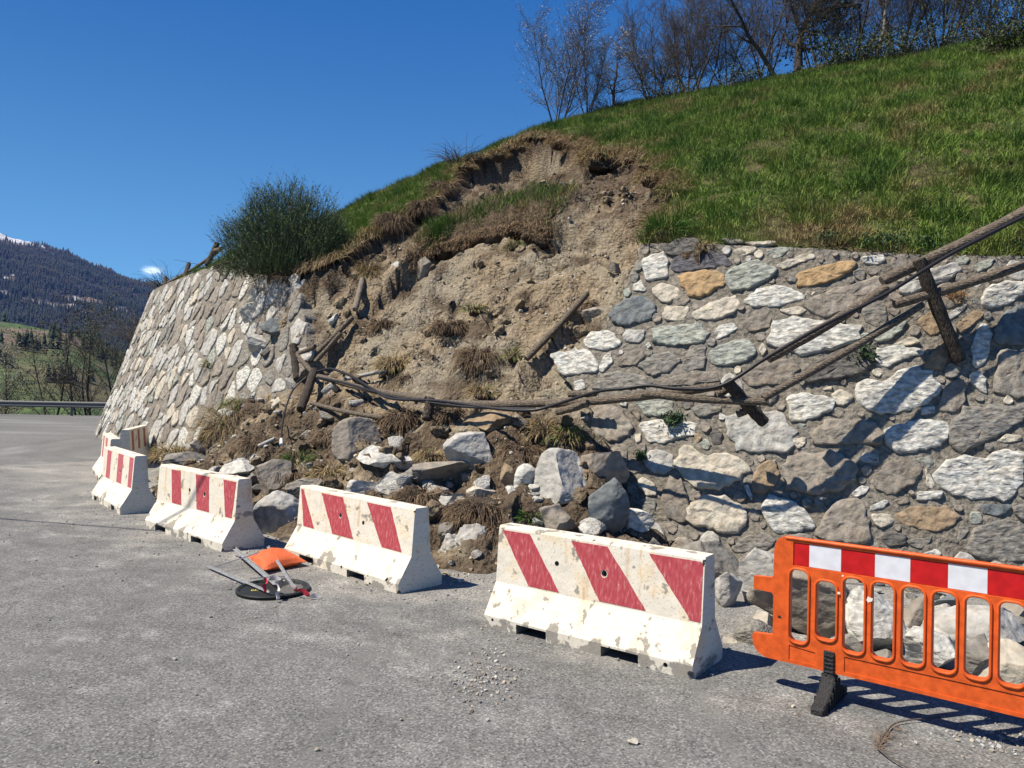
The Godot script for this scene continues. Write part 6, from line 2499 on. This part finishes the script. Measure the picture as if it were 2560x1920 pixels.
const BOULDERS := [
	["w",-1.74,0.98,-11.03,0.78,0.33,"flat white boulder lying across the middle of the debris heap"],
	["l",-0.55,1.17,-10.41,0.61,0.46,"block-shaped pale beige boulder high on the debris heap"],
	["O",-0.25,1.47,-10.82,0.77,0.39,"long earth-stained slab just under the collapsed rail"],
	["l",0.66,0.92,-9.30,0.64,0.69,"largest pale blue-grey boulder leaning at the right end of the debris"],
	["b",1.13,0.70,-8.82,0.41,0.59,"upright blue-grey boulder next to the right wall's broken edge"],
	["P",1.18,1.03,-9.59,0.54,0.44,"earth-covered brown boulder behind the upright blue-grey one"],
	["w",1.44,0.49,-9.01,0.42,0.28,"smooth rounded whitish boulder below the upright blue-grey one"],
	["w",1.39,0.09,-10.09,0.59,0.26,"flat whitish stone peeping over the nearest concrete barrier's left half"],
	["w",0.88,0.42,-8.66,0.18,0.19,"small pale stone above the nearest concrete barrier's left corner"],
	["p",1.95,0.11,-9.99,0.38,0.30,"rough brown-grey stone peeping over the middle of the nearest concrete barrier"],
	["g",2.51,0.14,-9.63,0.62,0.36,"angular grey boulder resting against the wall foot behind the nearest barrier"],
	["g",2.04,0.18,-8.38,0.85,0.44,"big grey slab boulder right behind the nearest concrete barrier"],
	["P",0.57,0.51,-8.88,0.40,0.36,"brown rounded boulder above the nearest barrier's top left corner"],
	["l",-3.12,0.25,-10.48,0.57,0.57,"rugged light grey boulder filling the gap between the second and third barriers"],
	["w",-1.94,0.60,-10.37,0.45,0.30,"pale faceted stone peeping over the third barrier, left one"],
	["w",-1.56,0.68,-10.23,0.50,0.36,"cracked whitish stone peeping over the third barrier, right one"],
	["P",-0.87,0.88,-10.25,0.74,0.30,"brown-grey boulder under the block-shaped beige one"],
	["g",-1.17,0.79,-10.24,0.64,0.32,"crumbly grey clod under the flat white boulder"],
	["O",-0.01,0.92,-9.64,0.24,0.30,"brownish upright stone left of the largest pale boulder"],
	["w",0.22,0.92,-9.55,0.31,0.31,"white wedge stone touching the largest pale boulder"],
	["c",-0.36,0.72,-9.61,0.33,0.18,"pale flat stone between the dark root masses"],
	["w",0.13,0.72,-9.36,0.33,0.21,"white flat stone under the white wedge stone"],
	["l",-0.44,0.29,-8.89,0.33,0.31,"upper grey crumbly clod right of the third barrier"],
	["l",-0.62,0.13,-8.95,0.39,0.35,"large grey crumbly clod right of the third barrier"],
	["g",-0.74,0.33,-9.08,0.18,0.21,"grey clod tucked behind the third barrier's right end"],
	["l",-0.33,0.05,-9.07,0.16,0.19,"small grey clod left of the nearest barrier"],
	["c",-0.18,0.06,-9.37,0.22,0.20,"flat cream stone touching the nearest barrier's left end"],
	["g",-0.14,0.04,-8.91,0.17,0.16,"small grey stone by the nearest barrier's left end"],
	["g",-2.94,0.52,-11.00,0.46,0.27,"grey wedge rock behind the third barrier's left corner"],
	["g",-5.80,0.56,-14.00,0.76,0.32,"wide grey rock behind the second barrier"],
	["w",-4.42,0.61,-12.47,0.54,0.34,"pale pointed rock behind the second barrier's right half"],
	["P",-3.53,0.60,-11.47,0.49,0.53,"brown earth-stained boulder right of the second barrier"],
	["P",-5.88,0.77,-14.49,0.26,0.27,"small brownish rock at the foot of the left wall"],
	["g",-2.90,0.51,-10.91,0.45,0.32,"grey rock above the rugged boulder in the barrier gap"],
	["P",-2.29,1.18,-11.52,0.65,0.65,"brown earth-caked boulder under the collapsed post"],
	["P",-2.13,0.76,-10.84,0.28,0.18,"small earthy stone left of the flat white boulder"],
	["l",2.56,0.19,-7.87,0.36,0.46,"pale triangular rock left of the orange fence panel"],
	["P",2.57,0.25,-6.63,0.85,0.58,"huge grey-brown boulder behind the orange panel's left openings"],
	["c",2.16,0.07,-6.53,0.20,0.22,"knobbly cream stone at the orange panel's left edge"],
	["w",2.93,0.21,-6.17,0.40,0.51,"big rounded whitish boulder behind the third and fourth openings"],
	["g",2.74,0.05,-6.07,0.18,0.18,"grey stone at the foot of the third opening"],
	["g",2.88,0.02,-5.92,0.13,0.13,"small brown-grey stone at the foot of the fourth opening"],
	["P",3.52,0.12,-6.67,0.21,0.32,"dark grey-brown rock behind the fifth opening"],
	["b",4.07,0.09,-7.13,0.24,0.25,"bluish rock behind the sixth opening"],
	["w",3.19,0.12,-5.79,0.38,0.32,"sharp white rock behind the fifth and sixth openings"],
	["l",3.94,0.12,-6.48,0.72,0.31,"broad grey slab boulder behind the rightmost openings"],
	["g",3.47,0.12,-5.64,0.23,0.33,"grey veined rock behind the seventh opening"],
	["c",3.60,0.11,-5.57,0.34,0.30,"round cream boulder behind the eighth opening"],
	["P",4.63,0.08,-7.00,0.30,0.24,"dark rock at the photo's right edge behind the panel"],
	["l",2.11,0.14,-7.36,0.25,0.35,"grey rounded rock right of the nearest concrete barrier"],
	["c",1.80,0.01,-6.29,0.12,0.11,"small white stone on the road right of the nearest barrier"],
	["c",2.35,0.03,-7.46,0.15,0.14,"pale flat stone left of the orange panel's upper tab"],
	["l",-5.80,3.98,-17.48,0.38,0.34,"grey stone loosened at the top of the left wall's broken edge"],
	["w",-5.03,3.80,-16.68,0.27,0.29,"small pale stone below the broom bush"],
	["w",-4.47,3.95,-16.14,0.40,0.45,"whitish stone at the root of the broom bush"],
	["b",-4.92,3.16,-15.94,0.51,0.36,"dark slate stone jutting from the left wall's broken edge"],
	["l",-5.33,2.84,-16.22,0.50,0.42,"large grey stone under the dark slate one at the broken edge"],
	["G",-5.04,2.61,-15.80,0.26,0.27,"small dark stone at the broken edge above the upright post"],
	["g",-4.47,3.15,-15.90,0.32,0.39,"grey stone in the shaded hollow of the broken edge"],
	["l",-5.79,3.53,-17.24,0.56,0.49,"rough grey stone halfway up the left wall's broken edge"],
	["w",-3.52,3.28,-15.06,0.17,0.24,"small white stone beside the leaning poles"],
	["w",-2.38,4.26,-15.72,0.30,0.50,"pale rock stuck in the earth below the slipped turf"],
	["P",1.33,3.17,-11.90,0.46,0.25,"earth-coloured slab beside the buried beam"],
	["P",-1.81,4.38,-15.65,0.27,0.48,"earthy lump with a shaded face below the slipped turf"],
	["p",1.67,3.99,-12.70,0.17,0.22,"small brown stone near the right wall's top corner"],
]
const TUSSOCKS := [
	["dry",-2.00,2.36,-13.22,0.70,0.51,"dry yellow tussock above the grey pipe"],
	["root",-0.49,2.47,-12.16,0.73,0.69,"brown root clump with hanging grass in the middle of the slide"],
	["root",-1.69,2.15,-12.68,0.41,0.29,"small brown root clod right of the dry yellow tussock"],
	["mix",-0.00,2.52,-11.88,0.25,0.34,"greyish grass tuft at the lower end of the buried beam"],
	["root",-2.43,1.08,-11.68,0.53,0.44,"hanging brown roots left of the flat white boulder"],
	["green",-3.27,0.76,-11.76,0.42,0.46,"bright green grass tuft above the gap of the second and third barriers"],
	["dry",-2.61,0.70,-11.10,0.54,0.38,"low dry tussock right of the bright green tuft"],
	["dry",0.44,1.46,-10.24,0.29,0.50,"tall dry tussock under the rail left of the right wall"],
	["mix",0.74,1.40,-10.00,0.34,0.45,"half green tussock leaning on the right wall's broken edge"],
	["root",0.13,1.20,-10.06,0.61,0.38,"dark root clump right of the block-shaped boulder"],
	["root",-1.15,0.59,-9.84,0.68,0.57,"dark root mass behind the third barrier's right half"],
	["root",-0.33,0.56,-9.26,0.89,0.49,"widest brown root mass between third and nearest barriers"],
	["root",-0.16,0.36,-8.90,0.23,0.23,"small root ball above the cream stone"],
	["green",0.25,0.52,-8.98,0.25,0.20,"small green tuft above the nearest barrier's left corner"],
	["dry",-5.53,1.10,-15.12,1.00,1.28,"large dry tussock against the foot of the left wall"],
	["mix",-5.45,1.56,-15.34,0.61,0.43,"greenish crown of grass on the left wall's foot tussock"],
	["dry",-7.51,0.37,-17.06,0.88,0.60,"low brown tussock behind the second barrier"],
	["root",-4.31,0.98,-13.20,0.71,0.56,"tangle of dark roots under the collapsed post"],
	["mix",-7.12,2.41,-18.14,0.38,0.41,"grass tuft growing from a joint of the left wall"],
	["mix",-0.66,3.37,-13.50,0.51,0.30,"flattened grass clump in the middle of the slide"],
	["root",-1.11,3.08,-13.48,0.71,0.41,"reddish root patch left of the flattened grass clump"],
	["green",2.16,4.29,-10.92,0.58,0.51,"dark green tuft hanging over the right wall's top corner"],
	["dry",-2.97,4.29,-15.96,0.45,0.72,"straw-coloured tussock beside the leaning light pole"],
	["root",0.71,5.04,-14.74,0.36,0.39,"root ball at the right end of the slipped turf"],
	["mix",-0.02,4.73,-14.86,0.28,0.36,"grass tuft hanging below the slipped turf"],
	["root",-1.68,1.52,-11.82,0.58,0.53,"dark root tangle behind the broken rail"],
	["root",-0.85,1.60,-11.30,0.47,0.43,"brown root fringe under the middle rail"],
	["dry",-0.42,1.95,-11.44,0.50,0.30,"flat dry grass patch behind the middle rail"],
	["weed",2.05,1.67,-9.76,0.28,0.26,"leafy green weed growing from the grooved white stone"],
	["weed",1.66,1.19,-9.80,0.15,0.15,"tiny weed in a joint beside the bluish stone"],
	["weed",4.19,2.50,-9.24,0.29,0.25,"dark green weed over the dark grey wall stone"],
	["orange",5.27,3.24,-9.22,0.26,0.25,"orange dry moss tuft in the wall behind the post"],
	["weed",4.08,4.01,-9.98,0.38,0.25,"small bushy herb on the wall top left of the long herb strip"],
	["weed",4.67,3.95,-9.78,0.77,0.28,"long strip of green herb along the wall top"],
	["weed",5.18,3.94,-9.68,0.36,0.18,"low herb on the wall top beside the rail"],
	["weed",6.16,3.85,-9.44,0.25,0.21,"green herb on the wall top near the photo's right edge"],
	["dry",2.59,3.96,-10.40,0.22,0.25,"dry wisp hanging over the dark slate wall stone"],
	["root",-3.33,0.62,-11.54,0.59,0.39,"brown root mat left of the third barrier's top corner"],
	["root",-1.73,0.60,-10.24,0.50,0.25,"root mat behind the middle of the third barrier"],
	["dry",-1.09,1.06,-10.62,0.44,0.26,"straw clump left of the block-shaped boulder"],
	["root",-2.93,1.17,-12.30,0.42,0.39,"brown roots hanging under the collapsed post"],
	["root",0.52,1.06,-9.64,0.25,0.29,"dark soil clump left of the largest pale boulder"],
	["root",-3.36,0.85,-12.04,0.59,0.54,"root-bound clod above the brown earth-stained boulder"],
	["dry",-6.36,0.23,-14.16,0.20,0.23,"dry wisp behind the second barrier's left end"],
	["root",-2.50,3.16,-14.80,0.56,0.45,"earth clod beside the leaning poles"],
	["dry",1.88,6.83,-16.20,1.25,0.64,"broad straw mop of dead grass hanging into the scar from the right"],
	["dry",-0.48,8.22,-20.58,0.58,0.43,"dead grass mop hanging from the scar's upper left rim"],
	["dry",0.14,8.50,-20.80,0.43,0.37,"dead grass mop hanging at the middle of the scar's rim"],
	["dry",1.14,8.36,-19.90,0.71,0.43,"dead grass mop hanging right of the rim's dark hollow"],
	["dry",-1.31,7.73,-20.12,0.68,0.26,"dead grass hanging where the rim meets the skyline"],
	["dry",2.41,5.80,-13.80,0.55,0.39,"straw tuft on the rim below the hanging straw mop"],
	["mix",2.55,5.25,-12.64,0.31,0.52,"olive tuft on the slope edge above the right wall's corner"],
	["root",-2.69,5.56,-16.82,0.70,0.70,"roots hanging from the turf right of the broom bush"],
	["root",-2.08,5.95,-17.12,0.61,0.64,"dark roots hanging under the left rim"],
	["root",-1.78,6.73,-18.38,0.55,0.62,"dark roots in the notch of the left rim"],
	["dry",-3.16,5.31,-16.74,0.41,0.38,"dead grass hanging beside the broom bush"],
]
const TIMBER := [
	["fence","rail",.13,[Vector3(4.24,3.34,-8.86),Vector3(4.99,3.74,-8.76),Vector3(6.19,4.36,-8.72)]],
	["fence","rail",.11,[Vector3(4.28,3.26,-8.82),Vector3(3.52,2.78,-8.72),Vector3(2.89,2.41,-8.68)]],
	["fence","rail",.11,[Vector3(4.38,3.07,-8.84),Vector3(5.13,3.33,-8.74),Vector3(6.22,3.69,-8.74)]],
	["fence","rail",.09,[Vector3(4.63,3.06,-8.70),Vector3(3.50,2.37,-8.64),Vector3(2.86,1.95,-8.62),Vector3(2.80,1.97,-8.56)]],
	["fence","post",.15,[Vector3(4.61,3.58,-8.76),Vector3(4.91,3.04,-8.88),Vector3(5.18,2.44,-8.90)]],
	["fence","post",.14,[Vector3(2.42,2.15,-8.66),Vector3(2.65,1.91,-8.74),Vector3(2.89,1.69,-8.78)]],
	["fence","rail_stub",.1,[Vector3(2.40,2.01,-8.90),Vector3(2.49,2.09,-8.78)]],
	["fence","rail_stub",.09,[Vector3(2.59,1.78,-8.82),Vector3(2.69,1.83,-8.76)]],
	["fence","rail",.1,[Vector3(2.37,2.10,-8.72),Vector3(1.74,2.05,-9.00),Vector3(1.08,1.93,-9.40),Vector3(0.46,1.82,-10.04)]],
	["fence","rail",.09,[Vector3(2.86,1.93,-8.56),Vector3(2.25,1.96,-8.78),Vector3(1.55,1.99,-9.12)]],
	["fence","rail_stub",.09,[Vector3(0.76,1.96,-10.22),Vector3(1.10,1.98,-9.98)]],
	["fence","rail_stub",.1,[Vector3(0.59,1.73,-9.94),Vector3(0.95,1.86,-9.56)]],
	["fence","rail",.11,[Vector3(0.87,1.87,-9.84),Vector3(-0.08,1.78,-10.36),Vector3(-1.12,1.78,-11.21)]],
	["fence","post",.15,[Vector3(-1.19,1.84,-11.30),Vector3(-1.23,1.54,-11.15)]],
	["fence","rail",.1,[Vector3(-1.27,1.83,-11.44),Vector3(-2.34,1.97,-12.57),Vector3(-3.53,2.16,-13.98)]],
	["fence","rail",.07,[Vector3(-3.47,1.69,-13.29),Vector3(-1.96,1.53,-11.74)]],
	["fence","post",.16,[Vector3(-3.67,2.26,-14.25),Vector3(-3.65,1.57,-13.29)]],
	["fence","post",.15,[Vector3(-4.29,2.77,-15.00),Vector3(-4.08,2.10,-14.59)]],
	["fence","rail_stub",.09,[Vector3(-4.21,2.62,-14.92),Vector3(-3.68,2.21,-14.24)]],
	["fence","rail_stub",.09,[Vector3(-4.15,2.59,-14.86),Vector3(-3.73,2.73,-14.51)]],
	["fence","rail",.1,[Vector3(-3.88,2.43,-14.58),Vector3(-3.11,3.32,-14.90)]],
	["fence","rail",.09,[Vector3(-3.71,2.43,-14.46),Vector3(-3.28,2.99,-14.65)]],
	["pole_a","pole",.12,[Vector3(-3.07,3.47,-14.90),Vector3(-3.07,4.16,-15.62)]],
	["pole_b","pole",.13,[Vector3(-3.28,4.23,-15.80),Vector3(-3.61,5.42,-19.23)]],
	["beam","pole",.10,[Vector3(1.18,3.55,-12.30),Vector3(0.21,2.46,-11.50)]],
	["pipe_a","pipe",.07,[Vector3(-2.97,2.11,-13.58),Vector3(-2.14,2.28,-13.18)]],
	["pipe_b","pipe",.07,[Vector3(-4.24,0.96,-12.91),Vector3(-3.97,1.09,-12.93)]],
	["wirecable","cable",.045,[Vector3(6.11,4.27,-8.60),Vector3(4.93,3.64,-8.64),Vector3(4.18,3.17,-8.60),Vector3(3.48,2.80,-8.60),Vector3(2.85,2.43,-8.58),Vector3(2.34,2.10,-8.62),Vector3(1.90,2.06,-8.78),Vector3(1.59,2.09,-8.94),Vector3(1.33,2.05,-9.08),Vector3(1.02,2.00,-9.34),Vector3(0.48,1.80,-9.83),Vector3(0.21,1.74,-9.95),Vector3(-0.27,1.75,-10.34),Vector3(-1.06,1.82,-11.08),Vector3(-1.82,1.82,-11.79),Vector3(-2.17,1.93,-12.25),Vector3(-2.68,2.14,-13.03),Vector3(-3.01,2.24,-13.51),Vector3(-3.30,2.30,-13.88),Vector3(-3.56,2.25,-14.08)]],
	["wirecable","cable",.04,[Vector3(-3.50,2.14,-13.86),Vector3(-2.79,2.04,-12.99),Vector3(-1.88,1.86,-11.91),Vector3(-1.08,1.78,-11.09),Vector3(-0.47,1.75,-10.52),Vector3(0.30,1.76,-9.94)]],
	["hangcable","cable",.03,[Vector3(-3.78,2.14,-14.12),Vector3(-3.98,1.91,-14.00),Vector3(-3.98,1.61,-13.57),Vector3(-3.90,1.33,-13.10),Vector3(-3.75,1.11,-12.55)]],
	["hangcable","connector",.055,[Vector3(-3.75,1.11,-12.55),Vector3(-3.69,1.04,-12.35)]],
	["topfence","post",.16,[Vector3(-8.78,6.08,-22.70),Vector3(-8.91,5.37,-22.30)]],
	["topfence","post",.14,[Vector3(-10.61,5.82,-25.08),Vector3(-10.33,5.07,-23.98)]],
	["topfence","post",.14,[Vector3(-13.13,5.87,-29.00),Vector3(-12.07,5.23,-26.56)]],
	["topfence","rail",.1,[Vector3(-8.32,5.82,-21.94),Vector3(-9.23,5.60,-22.98),Vector3(-12.09,5.41,-26.86)]],
	["topfence","rail_stub",.12,[Vector3(-8.32,5.79,-21.84),Vector3(-8.76,5.82,-22.44)]],
	["topfence","post",.13,[Vector3(-13.75,5.29,-29.00),Vector3(-13.75,4.91,-29.00)]],
]
const SCAR := [Vector2(1.90,-10.94),Vector2(2.17,-11.74),Vector2(2.68,-12.48),Vector2(2.69,-13.68),Vector2(2.61,-15.16),Vector2(2.15,-16.62),Vector2(1.61,-17.18),Vector2(1.59,-18.86),Vector2(1.09,-21.32),Vector2(0.20,-22.52),Vector2(-0.75,-22.30),Vector2(-1.60,-21.60),Vector2(-1.69,-18.56),Vector2(-1.97,-17.86),Vector2(-2.39,-17.08),Vector2(-3.12,-16.64),Vector2(-3.41,-16.58),Vector2(-3.76,-15.98),Vector2(-4.60,-16.26),Vector2(-5.25,-16.55),Vector2(-5.31,-15.15),Vector2(-8.37,-12.27),Vector2(-5.16,-9.19),Vector2(-0.73,-6.10),Vector2(1.33,-9.87),Vector2(1.50,-10.58)]
const TURF_EDGE := [Vector2(-1.96,-15.86),Vector2(-1.74,-16.04),Vector2(-1.30,-16.22),Vector2(-0.56,-15.88),Vector2(0.23,-15.36),Vector2(0.86,-14.62)]
